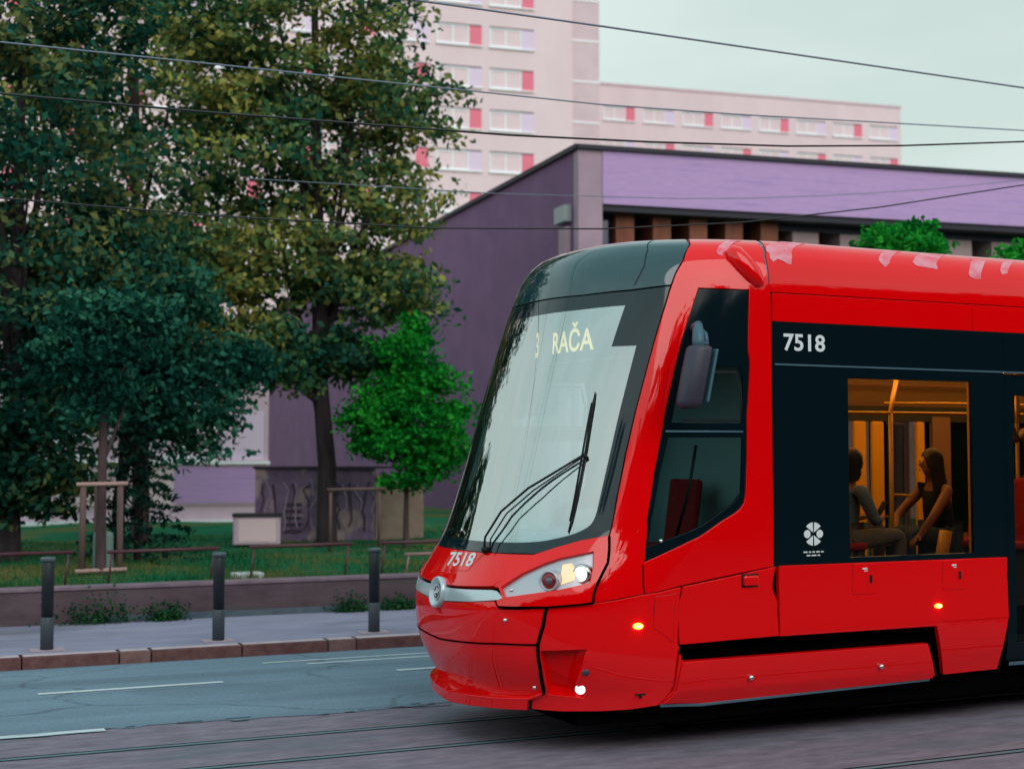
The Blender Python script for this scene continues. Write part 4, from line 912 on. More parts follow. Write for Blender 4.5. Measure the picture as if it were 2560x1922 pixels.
# ---- destination display behind the windscreen
mb = MB(); d0, d1 = Vector((4.83, 10.82, 2.86)), Vector((5.26, 9.28, 2.92))
def dpos(u, h, out=0.):            # u 0..1 across the car (far to near), h metres up
    t = 2*u-1; base = Vector((5.03+.30*abs(t)**2.2, YC+.80*-t, 2.84+.03*u)); up = Vector((.05, 0, 1))
    return base+up*h+Vector((-1, 0, .3))*out
nseg = 16
for k in range(nseg):
    u0, u1 = k/nseg, (k+1)/nseg; mb.quad(dpos(u0, 0), dpos(u1, 0), dpos(u1, .34), dpos(u0, .34))
dsp = mb.build('destination_display', M['int_dark'], tram)
mb = MB(); mb.tube([dpos(k/nseg, -.012, .01) for k in range(nseg+1)], .006, 6); mb.build('display_rim', M['chrome'], dsp)
def disp_text(t, u0, u1, h0, h1):
    tv, tf, asp = text_geo(t, .02)
    mesh_obj('display_text', [dpos(u0+(u1-u0)*x, h0+(h1-h0)*y, .012) for x, y in tv], tf, M['led'], dsp)
disp_text('3', .30, .355, .06, .27); disp_text('RA\u010cA', .54, .83, .06, .29)
# ---- side mirror
for s in (1, -1):
    Y = lambda d: YC-s*d
    mc = Vector((5.48, Y(1.42), 2.70)); mb = MB(); rows = []
    for h, k, kx in ((-.245, .45, .5), (-.225, .80, .85), (-.19, 1., 1.), (.0, 1.02, 1.02), (.17, 1., 1.), (.195, .93, .94), (.208, .7, .75)):
        row = []
        for i in range(20):
            t = 2*math.pi*i/20; cxx, cyy = math.cos(t), math.sin(t)
            row.append(mc+Vector((h*.22+.098*kx*abs(cxx)**.95*(1 if cxx > 0 else -1), .085*k*abs(cyy)**.95*(1 if cyy > 0 else -1), h)))
        rows.append(row)
    n0 = len(mb.v)
    for r in rows: mb.v += [tuple(p) for p in r]
    for i in range(len(rows)-1):
        for k in range(20): mb.f.append((i*20+k, i*20+(k+1) % 20, (i+1)*20+(k+1) % 20, (i+1)*20+k))
    mb.f.append(tuple(reversed(range(20)))); mb.f.append(tuple((len(rows)-1)*20+k for k in range(20)))
    mir = mb.build('side_mirror', M['grey_plastic'], tram, True)
    mb = MB(); mb.box(.100, .125, -.072, .072, -.20, .185, Matrix.Translation(mc) @ Matrix.Shear('XY', 4, (.22, 0))); mb.build('mirror_glass', M['mirror_cap'], mir, bevel=.01)
    mb = MB(); mb.tube([(5.515, Y(1.42), 2.86), (5.52, Y(1.41), 2.95), (5.545, Y(1.37), 3.03), (5.59, Y(1.30), 3.07), (5.62, Y(1.20), 3.06)], [.040, .045, .040, .033, .035], 10)
    mb.tube([(5.60, Y(1.40), 2.92), (5.612, Y(1.36), 3.0), (5.60, Y(1.28), 3.06)], .018, 8); mb.tube([(5.53, Y(1.42), 2.93), (5.60, Y(1.40), 2.925)], .018, 8); mb.build('mirror_bracket', M['mirror_cap'], mir, True)
# ---- under the floor: black pan, bogie, wheels
mb = MB(); mb.box(4.75, XE, YC-1.02, YC+1.02, .20, .58); mb.build('underframe', M['dark'], tram)
for x in (5.9, 7.5, 11.0, 12.4):
    for s in (1, -1):
        mb = MB(); mb.lathe([(.05, -.06), (.27, -.06), (.30, -.05), (.30, .05), (.26, .06), (.05, .06)], (x, YC+s*.43, .30), (0, 1, 0), 24); mb.build('wheel', M['rubber'], tram)
# ---- interior
mb = MB(); mb.box(4.85, XE, YC-1.18, YC+1.18, .90, .95); mb.build('floor', M['int_floor'], tram)
mb = MB(); mb.box(6.5, XE, YC-1.0, YC+1.0, 3.02, 3.06); ceil = mb.build('ceiling', M['int_wall'], tram)
for s in (1, -1):
    mb = MB(); mb.quad((6.5, YC+s*1.19, 2.60 if s > 0 else 2.86), (XE, YC+s*1.19, 2.60 if s > 0 else 2.86), (XE, YC+s*.70, 3.015), (6.5, YC+s*.70, 3.015)); mb.build('ceiling_cove', M['int_wall'], ceil)
    mb = MB(); mb.box(6.6, XE, YC+s*.34-.07, YC+s*.34+.07, 2.93, 2.965); mb.build('ceiling_light', M['ceiling_lamp'], ceil)
    mb = MB()
    y = YC+s*.62
    for k in range(3): mb.tube([(6.6, y+s*.11*k, 2.985-.085*k), (XE, y+s*.11*k, 2.985-.085*k)], .010, 6)
    mb.build('cove_rib', M['int_brown'], ceil)
M['cab_grey'] = flat('cab_grey', (.30, .46, .47), .6)
mb = MB(); mb.quad((6.5, YC-1.2, .95), (6.5, YC+1.2, .95), (6.5, YC+1.2, 3.05), (6.5, YC-1.2, 3.05)); mb.build('cab_bulkhead', M['cab_grey'], tram)
mb = MB(); mb.box(5.02, 5.05, 9.85, 10.75, 2.36, 2.44); mb.build('sun_visor', M['cab_grey'], tram)
mb = MB(); mb.quad((XE, YC-1.2, .3), (XE, YC+1.2, .3), (XE, YC+1.2, 3.7), (XE, YC-1.2, 3.7)); mb.build('gangway_wall', M['int_dark'], tram)
# near side wall below the window and window posts seen from inside
mb = MB(); mb.box(8.275, 8.40, YS+.05, YS+.13, .95, 2.95); mb.box(8.24, 8.275, YS+.04, YS+.09, .95, 2.95); mb.build('window_post', M['int_yellow'], tram, bevel=.01)
# far side: yellow door posts between dark panes
fy = YC+1.17
mb = MB()
for x0, x1 in ((8.92, 9.07), (9.14, 9.29), (9.70, 9.80)): mb.box(x0, x1, fy-.05, fy, .95, 2.47)
mb.build('door_post', M['int_yellow'], tram, bevel=.02)
mb = MB(); mb.box(9.90, 10.13, fy-.05, fy, .95, 2.52); mb.build('partition', M['int_brown'], tram)
mb = MB(); mb.box(6.5, XE, fy-.03, fy+.01, 2.47, 2.62); mb.build('door_gear_cover', M['int_dark'], tram)
mb = MB(); mb.box(6.5, 8.4, fy-.02, fy, .95, 1.35); mb.box(9.9, XE, fy-.02, fy, .95, 1.35); mb.build('wall_panel', M['int_brown'], tram)
# hand rails and poles
def pole(name, pts, r=.017, m='int_yellow'): mb = MB(); mb.tube(pts, r, 10); return mb.build(name, M[m], tram, True)
pole('handrail', [(6.6, 9.72, 2.485), (8.9, 9.72, 2.495), (XE, 9.72, 2.50)], .014)
pole('handrail', [(8.22, 9.90, 2.585), (8.95, 9.90, 2.595), (XE, 9.90, 2.6)], .010)
pole('grab_pole', [(8.13, 9.72, .95), (8.13, 9.72, 2.49)], .019)
pole('grab_pole', [(8.13, 9.72, 2.49), (8.22, 9.80, 2.62), (8.50, 10.0, 3.02)], .020)
pole('grab_pole', [(9.35, 9.5, .95), (9.35, 9.5, 3.02)])
pole('grab_pole', [(9.10, 9.0, .95), (9.10, 9.0, 1.45), (9.10, 9.1, 1.45)])
pole('grab_handle', [(8.13, 9.72, 1.79), (8.26, 9.72, 1.785), (8.30, 9.66, 1.78)], .013)
pole('validator_post', [(8.30, 9.30, .95), (8.28, 9.28, 1.30), (8.30, 9.25, 1.50)], .055)
# seats: shell, cushion
def seat(name, x, y, rz, mat):
    Mx = Matrix.Translation((x, y, .95)) @ Matrix.Rotation(rz, 4, 'Z')
    mb = MB(); mb.box(-.22, .22, -.20, .20, .40, .46, Mx); s0 = mb.build(name, M[mat], tram, bevel=.02)
    mb = MB(); mb.box(-.22, .22, .17, .24, .44, 1.02, Mx @ Matrix.Rotation(R(-8), 4, 'X')); mb.build('backrest', M[mat], s0, bevel=.03)
    mb = MB(); mb.box(-.16, .16, -.14, .18, 0, .40, Mx); mb.build('pedestal', M['int_dark'], s0)
    return s0
seat('passenger_seat', 8.82, 9.62, R(-90), 'seat_red'); seat('passenger_seat', 7.42, 9.62, R(90), 'seat_red')
seat('passenger_seat', 8.82, 9.12, R(-90), 'seat_red'); seat('driver_seat', 5.95, YC, R(-90), 'seat_red')
# driver's desk
mb = MB(); mb.box(4.75, 5.25, YC-.85, YC+.85, 1.35, 1.52); mb.box(5.0, 5.3, YC-.75, YC-.45, 1.5, 1.72); mb.box(4.95, 5.15, YC+.2, YC+.5, 1.52, 1.78); mb.build('driver_desk', M['cab_grey'], tram, bevel=.04)
mb = MB(); mb.tube([(5.62, 9.15, 1.52), (5.72, 9.13, 1.86), (5.78, 9.12, 2.2)], .012, 8); mb.build('microphone', M['black'], tram, True)
mb = MB(); mb.box(5.44, 5.47, 9.0, 9.06, 2.55, 2.68); mb.build('cab_indicator', M['amber_hot'], tram)
tinv = Matrix.Translation(tram.location).inverted()
for c in children(tram): c.matrix_parent_inverse = tinv
# ================================================================== PASSENGERS
def skin_mesh(name, verts, edges, mat, parent, root=0, sub=2):
    """verts: (x, y, z, radius); one continuous skinned surface"""
    me = bpy.data.meshes.new('sk'); bm = bmesh.new(); ly = bm.verts.layers.skin.verify(); vs = []
    for i, (x, y, z, r) in enumerate(verts):
        v = bm.verts.new((x, y, z)); rr = r if isinstance(r, tuple) else (r, r); v[ly].radius = rr; v[ly].use_root = (i == root); vs.append(v)
    for a, b in edges: bm.edges.new((vs[a], vs[b]))
    bm.to_mesh(me); bm.free()
    o = bpy.data.objects.new('sk', me); col.objects.link(o)
    m = o.modifiers.new('s', 'SKIN'); m.use_smooth_shade = True; m.branch_smoothing = .6
    s_ = o.modifiers.new('u', 'SUBSURF'); s_.levels = s_.render_levels = sub
    dg = bpy.context.evaluated_depsgraph_get(); res = bpy.data.meshes.new_from_object(o.evaluated_get(dg)); res.name = name
    bpy.data.objects.remove(o); bpy.data.meshes.remove(me)
    res.materials.clear(); res.materials.append(mat); res.polygons.foreach_set('use_smooth', [True]*len(res.polygons))
    ob = bpy.data.objects.new(name, res); col.objects.link(ob); ob.parent = parent; return ob
def hair_mesh(h, ld, length, mat, root):
    """scalp cap that leaves the face free and, when long, falls down the back"""
    ld = Vector((ld[0], ld[1], 0)).normalized(); sd = Vector((-ld.y, ld.x, 0)); V = []; F = []; nt, nr = 28, 12
    for j in range(nr+1):
        for i in range(nt):
            t = 2*math.pi*i/nt; f = math.cos(t); s_ = math.sin(t)
            low = .055 if f > .55 else (-.04 if f > .15 else -.10-length*max(0, min(1, (.25-f)*2)))
            if j <= 7:
                ph = j/7*math.pi/2; r = math.sin(ph); z = .03+.105*math.cos(ph)
                zz = max(z, low) if f > .15 else z
                p = h+ld*(f*r*.096-.012)+sd*(s_*r*.098)+Vector((0, 0, zz))
            else:
                k = (j-7)/(nr-7); zz = .03+(low-.03)*k; fl = 1+.30*k*(length > .1)+.05*math.sin(9*t+j)*(length > .1)
                if low > .03: zz = low
                p = h+ld*(f*.096-.012-.05*k*(f < 0)*(length > .1))+sd*(s_*.098*fl)+Vector((0, 0, zz))
            V.append(p)
    for j in range(nr):
        for i in range(nt): F.append((j*nt+i, (j+1)*nt+i, (j+1)*nt+(i+1) % nt, j*nt+(i+1) % nt))
    return mesh_obj('hair', V, F, mat, root, smooth=True)
def hand(V, E, wrist, d, up, curl=.5):
    """palm and five bent fingers grown from the wrist vertex"""
    d = Vector(d).normalized(); up = Vector(up); up = (up-d*up.dot(d)).normalized(); sd = d.cross(up)
    w0 = Vector(V[wrist][:3]); p = w0+d*.05; V.append((*p, .026)); pi = len(V)-1; E.append((wrist, pi))
    for k, (off, L_) in enumerate(((-.030, .062), (-.010, .075), (.010, .070), (.028, .055))):
        b = w0+d*.085+sd*off; m = b+d*L_*.5-up*L_*.22*curl; e = m+d*L_*.30-up*L_*.55*curl
        n = len(V); V += [(*b, .010), (*m, .0085), (*e, .007)]; E += [(pi, n), (n, n+1), (n+1, n+2)]
    b = w0+d*.035-sd*.035; m = b+d*.03-sd*.022-up*.012; n = len(V); V += [(*b, .011), (*m, .009)]; E += [(pi, n), (n, n+1)]
def seated(label, x, y, zs, facing, look, top, legs, hairlen, haircol, arms, knees, lean=0., beard=False, bare=False):
    """facing +1/-1 along X; zs seat height; arms/knees given as world points"""
    f = facing; root = empty('person', (x, y, zs)); tag(root, label, 'person')
    L_ = lambda px, py, pz: (px-x, py-y, pz-zs)
    V = [(0, 0, .06, .135), (-.0+f*lean*.3, 0, .22, (.125, .12)), (f*lean*.7, 0, .38, (.13, .12)), (f*lean, 0, .50, (.095, .085)), (f*lean+f*.01, 0, .575, .048), (f*lean+f*.03, 0, .66, (.075, .082)), (f*lean+f*.035, 0, .74, (.082, .092)), (f*lean+f*.03, 0, .82, (.060, .066))]
    E = [(0, 1), (1, 2), (2, 3), (3, 4), (4, 5), (5, 6), (6, 7)]
    h = Vector((f*lean+f*.035, 0, .70)); ld = Vector(look).normalized()
    n = len(V); V += [tuple(h+ld*.062+Vector((0, 0, .0)))+(.045,), tuple(h+ld*.105+Vector((0, 0, -.005)))+(.013,), tuple(h+ld*.065+Vector((0, 0, -.075)))+(.030,)]; E += [(5, n), (n, n+1), (5, n+2)]   # face, nose, chin
    garm = []
    for sy, (elb, wri, hd) in zip((-1, 1), arms):
        s0 = (f*lean*.95, sy*.17, .47, .055); e0 = L_(*elb)+(.040,); w0 = L_(*wri)+(.028,)
        n = len(V); V += [s0, tuple((a+b)/2 for a, b in zip(s0[:3], e0[:3]))+(.046,), e0, tuple((a+b)/2 for a, b in zip(e0[:3], w0[:3]))+(.037,), w0]; E += [(3, n), (n, n+1), (n+1, n+2), (n+2, n+3), (n+3, n+4)]
        garm.append((s0, e0, w0)); hand(V, E, n+4, hd, (0, 0, 1), .6)
    lg = []
    for sy, k in zip((-1, 1), knees):
        k0 = L_(*k); n = len(V); a0 = (k0[0]-f*.03, k0[1], k0[2]-.43)
        V += [(f*.05, sy*.09, .06, .085), (k0[0]*.55, sy*.09*.5+k0[1]*.5, (k0[2]+.06)/2, .075), (*k0, .058), ((k0[0]+a0[0])/2, k0[1], k0[2]-.2, .050), (*a0, .034), (a0[0]+f*.14, k0[1], a0[2]-.03, .032)]
        E += [(0, n), (n, n+1), (n+1, n+2), (n+2, n+3), (n+3, n+4), (n+4, n+5)]; lg.append([V[n+i] for i in range(5)])
    skin_mesh('body', V, E, M['skin'], root)
    # clothes follow the body a little larger
    g = 1.10; q = lambda v, s=g: (v[0], v[1], v[2], tuple(r*s for r in v[3]) if isinstance(v[3], tuple) else v[3]*s)
    TV = [q(V[0]), q(V[1]), q(V[2]), q(V[3], 1.06)]; TE = [(0, 1), (1, 2), (2, 3)]
    for s0, e0, w0 in garm:
        n = len(TV); s1 = q(s0, 1.12)
        if bare: TV += [s1]; TE += [(3, n)]
        else: TV += [s1, q(e0, 1.22), (*(tuple((a*.3+b*.7) for a, b in zip(e0[:3], w0[:3]))), .040)]; TE += [(3, n), (n, n+1), (n+1, n+2)]
    skin_mesh('top', TV, TE, M[top], root, 1)
    PV = [q(V[0], 1.13)]; PE = []
    for L5 in lg:
        n = len(PV); PV += [q(v, 1.14) for v in L5]; PE += [(0, n), (n, n+1), (n+1, n+2), (n+2, n+3), (n+3, n+4)]
    skin_mesh('trousers', PV, PE, M[legs], root)
    # hair: cap, and for long hair a fall down the back
    hair_mesh(h, ld, hairlen, M[haircol], root)
    if beard: skin_mesh('beard', [tuple(h+ld*.055+Vector((0, 0, -.085)))+(.042,), tuple(h+ld*.078+Vector((0, 0, -.055)))+(.03,)], [(0, 1)], M[haircol], root)
    rs = ld.cross(Vector((0, 0, 1))).normalized()
    for s_ in (-1, 1):
        mb = MB(); mb.lathe([(.010, -.004), (.008, .004), (0, .007)], h+ld*.098*.92+rs*.032*s_+Vector((0, 0, .022)), ld, 8); mb.build('eye', M['black'], root, True)
        mb = MB(); mb.lathe([(.022, -.01), (.024, .004), (0, .008)], h+rs*.082*s_-ld*.005, rs*s_, 8, .6); mb.build('ear', M['skin'], root, True)
    mb = MB(); c = h+ld*.088+Vector((0, 0, -.052)); mb.tube([c-rs*.022, c+ld*.006, c+rs*.022], .006, 6); mb.build('mouth', M['seat_red'], root, True)
    return root
seated('woman with long dark hair and bare shoulders seated in the tram window', 8.58, 9.62, 1.36, -1, (-.75, .62, -.05), 'shirt_dark', 'jeans', .30, 'hair_dark',
       [((8.27, 9.36, 1.62), (8.18, 9.42, 1.46), (-.7, .1, -.5)), ((8.30, 9.86, 1.60), (8.16, 9.72, 1.46), (-.7, -.1, -.5))], [(8.13, 9.52, 1.47), (8.13, 9.74, 1.47)], .07, bare=True)
seated('bearded man in a light blue shirt and grey trousers seated in the tram window', 7.50, 9.62, 1.36, 1, (.97, .1, -.22), 'shirt_blue', 'trousers', .05, 'hair_dark',
       [((7.66, 9.36, 1.58), (7.80, 9.46, 1.60), (.7, .5, .2)), ((7.68, 9.86, 1.58), (7.82, 9.74, 1.60), (.7, -.5, .2))], [(8.0, 9.46, 1.47), (8.03, 9.76, 1.52)], .10, beard=True)
mb = MB(); mb.box(-.035, .035, -.005, .005, -.07, .07, Matrix.Translation((7.92, 9.60, 1.68)) @ Matrix.Rotation(R(35), 4, 'Y') @ Matrix.Rotation(R(90), 4, 'Z')); tag(mb.build('phone', M['black'], bevel=.003), 'dark phone held by the seated bearded man in the tram', 'phone')
# standing passenger behind the door glass
def standing(label, x, y, z):
    root = empty('person', (x, y, z)); tag(root, label, 'person')
    V = [(0, 0, .92, .13), (0, 0, 1.12, (.125, .12)), (-.01, 0, 1.30, (.14, .12)), (-.01, 0, 1.42, (.09, .085)), (-.02, 0, 1.50, .05), (-.03, 0, 1.60, (.078, .084)), (-.03, 0, 1.67, (.082, .09)), (-.03, 0, 1.74, (.058, .064)), (-.10, 0, 1.60, .03), (-.14, 0, 1.60, .013)]
    E = [(0, 1), (1, 2), (2, 3), (3, 4), (4, 5), (5, 6), (6, 7), (5, 8), (8, 9)]
    for sy, el, wr, hd in ((-1, (-.22, -.28, 1.32), (-.30, -.25, 1.55), (-.1, 0, 1)), (1, (-.05, .28, 1.15), (-.12, .26, .95), (-.2, 0, -1))):
        n = len(V); V += [(-.01, sy*.18, 1.38, .055), (*[(a+b)/2 for a, b in zip((-.01, sy*.18, 1.38), el)], .047), (*el, .04), (*[(a+b)/2 for a, b in zip(el, wr)], .036), (*wr, .028)]; E += [(3, n), (n, n+1), (n+1, n+2), (n+2, n+3), (n+3, n+4)]; hand(V, E, n+4, hd, (1, 0, 0), .7)
    lg = []
    for sy in (-1, 1):
        n = len(V); V += [(0, sy*.09, .86, .085), (0, sy*.1, .66, .075), (-.01, sy*.1, .48, .058), (0, sy*.1, .28, .05), (.01, sy*.1, .08, .036), (-.13, sy*.11, .035, .032)]; E += [(0, n), (n, n+1), (n+1, n+2), (n+2, n+3), (n+3, n+4), (n+4, n+5)]; lg.append(V[n:n+5])
    skin_mesh('body', V, E, M['skin'], root)
    q = lambda v, s: (v[0], v[1], v[2], tuple(r*s for r in v[3]) if isinstance(v[3], tuple) else v[3]*s)
    skin_mesh('top', [q(V[0], 1.12), q(V[1], 1.12), q(V[2], 1.1), q(V[3], 1.08), q(V[10], 1.2), q(V[15], 1.2)], [(0, 1), (1, 2), (2, 3), (3, 4), (3, 5)], M['shirt_dark'], root, 1)
    PV = [q(V[0], 1.14)]; PE = []
    for L5 in lg: n = len(PV); PV += [q(v, 1.15) for v in L5]; PE += [(0, n), (n, n+1), (n+1, n+2), (n+2, n+3), (n+3, n+4)]
    skin_mesh('trousers', PV, PE, M['jeans'], root)
    hair_mesh(Vector((-.03, 0, 1.65)), Vector((-1, 0, 0)), .06, M['hair_dark'], root)
    for s_ in (-1, 1): mb = MB(); mb.lathe([(.010, -.004), (.008, .004), (0, .007)], (-.117, s_*.032, 1.665), (-1, 0, 0), 8); mb.build('eye', M['black'], root, True)
standing('passenger with a raised bare forearm standing behind the tram door glass', 9.52, 9.75, .95)
# ================================================================== TREES
rng = np.random.default_rng(5)
M['bark'] = noise_mat('bark', (.020, .014, .018), (.05, .036, .042), 7, .95, (1, 1, .2))
M['brown_bark'] = noise_mat('bark_brown', (.05, .03, .035), (.10, .062, .066), 7, .95, (1, 1, .2))  # lighter brown bark of the middle, young and street trees
M['leaf_olive'] = leaf_mat('foliage_olive', (.016, .080, .055), (.080, .175, .066), (.38, .35, .09), .38, .22)
M['leaf_teal'] = leaf_mat('foliage_dark_teal', (.006, .042, .032), (.018, .105, .074), (.055, .20, .115), .5, .2)
M['leaf_dark'] = leaf_mat('foliage_dark_green', (.008, .05, .038), (.026, .12, .078), (.17, .185, .055), .45, .2)
M['leaf_bright'] = leaf_mat('foliage_bright_green', (.004, .11, .018), (.012, .26, .034), (.05, .44, .05), 1.2, .4)
M['leaf_lime'] = leaf_mat('foliage_yellow_green', (.06, .13, .015), (.16, .25, .03), (.30, .34, .05), 1.5, .3)
M['needle'] = leaf_mat('spruce_needles', (.004, .020, .016), (.008, .034, .026), (.02, .06, .04), 2, .1)
def leaf_mesh(name, ctr, size, mat, parent, droop=.25, aspect=1.9):
    """many separate leaf-sized quads in one crown mesh"""
    n = len(ctr); ctr = np.asarray(ctr, dtype=np.float64)
    nrm = rng.normal(size=(n, 3)); nrm[:, 2] += .6; nrm /= np.linalg.norm(nrm, axis=1)[:, None]
    t = rng.normal(size=(n, 3)); t[:, 2] -= droop; t -= nrm*(t*nrm).sum(1)[:, None]; t /= np.linalg.norm(t, axis=1)[:, None]
    b = np.cross(nrm, t); s = size*rng.uniform(.6, 1.3, n)[:, None]
    P = np.empty((n, 4, 3)); P[:, 0] = ctr-t*s*.5; P[:, 1] = ctr+b*s*.5/aspect*1.1-t*s*.05; P[:, 2] = ctr+t*s*.5; P[:, 3] = ctr-b*s*.5/aspect*1.1-t*s*.05
    me = bpy.data.meshes.new(name); me.vertices.add(4*n); me.vertices.foreach_set('co', P.ravel())
    me.loops.add(4*n); me.loops.foreach_set('vertex_index', np.arange(4*n, dtype=np.int32))
    me.polygons.add(n); me.polygons.foreach_set('loop_start', np.arange(0, 4*n, 4, dtype=np.int32)); me.polygons.foreach_set('loop_total', np.full(n, 4, dtype=np.int32))
    me.update(calc_edges=True); me.materials.append(mat)
    o = bpy.data.objects.new(name, me); col.objects.link(o); o.parent = parent; return o
def crown_points(blobs, n, clump=.55, per=34, hollow=.35):
    """layered boughs of leaves spread through a union of ellipsoids (cx, cy, cz, rx, ry, rz, weight)"""
    wts = np.array([b[6] for b in blobs], float); wts /= wts.sum(); nc = n//per; C_ = []
    for k in range(nc):
        b = blobs[rng.choice(len(blobs), p=wts)]
        d = rng.normal(size=3); d /= np.linalg.norm(d); r = (hollow**3+(1-hollow**3)*rng.random())**(1/3)
        c = np.array(b[:3])+d*r*np.array(b[3:6])*rng.uniform(.82, 1.08)
        u = rng.normal(size=(per, 3)); u /= np.linalg.norm(u, axis=1)[:, None]; u *= rng.random((per, 1))**.45
        s = clump*rng.uniform(.7, 1.7); q = u*np.array([s, s, s*.42])
        tilt = rng.normal()*.25; q[:, 2] += q[:, 0]*tilt-.12*(q[:, 0]**2+q[:, 1]**2)/s
        C_.append(c+q)
    return np.concatenate(C_)
def limb(mb, p0, p1, r0, r1, seed, wob=.12):
    rd = random.Random(seed); p0, p1 = Vector(p0), Vector(p1); n = 7; L_ = (p1-p0).length
    pts = [p0.lerp(p1, i/n)+Vector((rd.uniform(-1, 1), rd.uniform(-1, 1), 0))*wob*L_*.12*math.sin(math.pi*i/n) for i in range(n+1)]
    mb.tube(pts, [r0+(r1-r0)*i/n for i in range(n+1)], 10)
def tree(name, loc, label, blobs, n, leaf, mat, trunk_h, tr, branches=7, bark='bark', clump=.5, per=34, group=None, cat='tree', hollow=.35, lean=(0, 0)):
    t = empty(name, loc); tag(t, label, cat, group)
    top = max(b[2]+b[5]*.5 for b in blobs); cx = sum(b[0]*b[6] for b in blobs)/sum(b[6] for b in blobs)
    mb = MB(); mb.tube([(lean[0]*-.5, 0, -.1), (lean[0]*.0, 0, .15), (0, 0, trunk_h*.5), (cx*.3, 0, trunk_h), (cx*.8, 0, top)], [tr*1.7, tr*1.15, tr, tr*.85, tr*.15], 12); mb.build('trunk', M[bark], t, True)
    rd = random.Random(hash(name+label) % 1000 if False else len(label)*7)
    for k in range(branches):
        b = blobs[k % len(blobs)]; h = trunk_h*rd.uniform(.75, 1.0)+(top-trunk_h)*rd.uniform(0, .45)
        e = (b[0]+rd.uniform(-.6, .6)*b[3], b[1]+rd.uniform(-.6, .6)*b[4], max(h+.3, b[2]+rd.uniform(-.3, .6)*b[5]))
        mb = MB(); limb(mb, (cx*.3, 0, h), e, tr*.42, tr*.08, k+len(label)); mb.build('limb', M[bark], t, True)
    leaf_mesh('crown', crown_points(blobs, n, clump, per, hollow), leaf, M[mat], t)
    return t
# right-hand big tree (trunk in front of the graffiti wall)
tree('broadleaf_tree', (8.08, 25.47, .48), 'tall olive-green tree with a dark trunk left of the bright sapling',
     [(-.4, 0, 10.2, 2.2, 2.2, 2.4, 3), (-1.4, .2, 7.2, 1.7, 1.7, 1.5, 2.2), (1.1, 0, 8.3, 1.4, 1.5, 1.2, 1.5), (.9, 0, 6.6, 1.3, 1.4, .9, 1.2), (-.5, .2, 5.2, 1.9, 1.7, .9, 1.6), (.9, .1, 4.8, 1.5, 1.5, .7, 1.0), (-2.3, .2, 9.0, 1.3, 1.4, 1.6, 1.2), (.7, 0, 12.5, 1.8, 1.8, 1.8, 1.5), (-1.5, 0, 3.6, 1.5, 1.3, .7, 1.3), (.4, 0, 3.6, 1.0, 1.1, .5, .8), (-2.5, 0, 5.0, 1.2, 1.2, 1.0, 1.2)],
     46000, .165, 'leaf_olive', 3.0, .17, 14, clump=.52, per=80)
# middle tree farther back
tree('broadleaf_tree', (5.25, 28.6, .48), 'tree with a bare brownish upper trunk showing through gaps, middle of the left group',
     [(-1.2, 0, 8.2, 1.9, 1.8, 1.8, 2), (.5, .3, 5.6, 2.2, 1.9, 1.7, 2.4), (-.5, 0, 12.0, 2.2, 2, 2.2, 1.6), (1.4, 0, 9.2, 1.4, 1.4, 1.2, 1.0), (-1.9, 0, 5.2, 1.5, 1.5, 1.4, 1.2)],
     19000, .17, 'leaf_olive', 3.4, .16, 9, 'brown_bark', clump=.55, per=80)
# dark left mass
tree('broadleaf_tree', (2.2, 22.6, .48), 'dense dark green tree filling the left picture edge',
     [(-.3, 0, 3.6, 1.7, 1.5, 1.7, 2.4), (.4, 0, 6.2, 1.9, 1.7, 1.8, 2.4), (-.8, 0, 8.6, 1.9, 1.8, 1.7, 1.4), (1.2, .1, 4.2, 1.2, 1.2, 1.2, 1.4), (.9, 0, 8.8, 1.2, 1.3, 1.2, .8), (.3, -.1, 1.6, 1.15, 1.0, 1.0, 1.7), (-.7, 0, 2.0, 1.1, 1, 1.0, 1)],
     33000, .150, 'leaf_dark', 2.0, .17, 9, clump=.48, per=80)
tree('broadleaf_tree', (3.95, 23.4, .48), 'dark teal-green tree with low branches right behind the tree guard',
     [(-.5, 0, 3.5, 1.0, 1.0, .8, 2), (.6, .1, 3.3, .8, 1.0, .6, 1.3), (.0, 0, 4.5, .9, 1.1, .7, 1.6), (-.9, 0, 2.6, .7, .8, .7, 1.2), (1.25, .1, 2.5, .75, .8, .85, 1.6), (.6, .1, 2.4, .6, .7, .6, .8), (-.6, 0, 5.4, .7, .8, .6, .7), (1.0, .1, 4.3, .6, .8, .5, .7), (1.9, .2, 3.2, .6, .7, .5, .8)],
     26000, .135, 'leaf_teal', 1.7, .10, 8, clump=.42, per=70)
tree('young_tree', (3.15, 20.02, .48), 'slim dark young tree standing inside the wooden tree guard',
     [(.0, 0, 2.9, .62, .6, .75, 2), (.35, 0, 3.5, .55, .5, .5, 1.2), (-.3, 0, 3.4, .5, .5, .5, 1)],
     7000, .12, 'leaf_teal', 1.9, .065, 6, 'brown_bark', clump=.30, per=50)
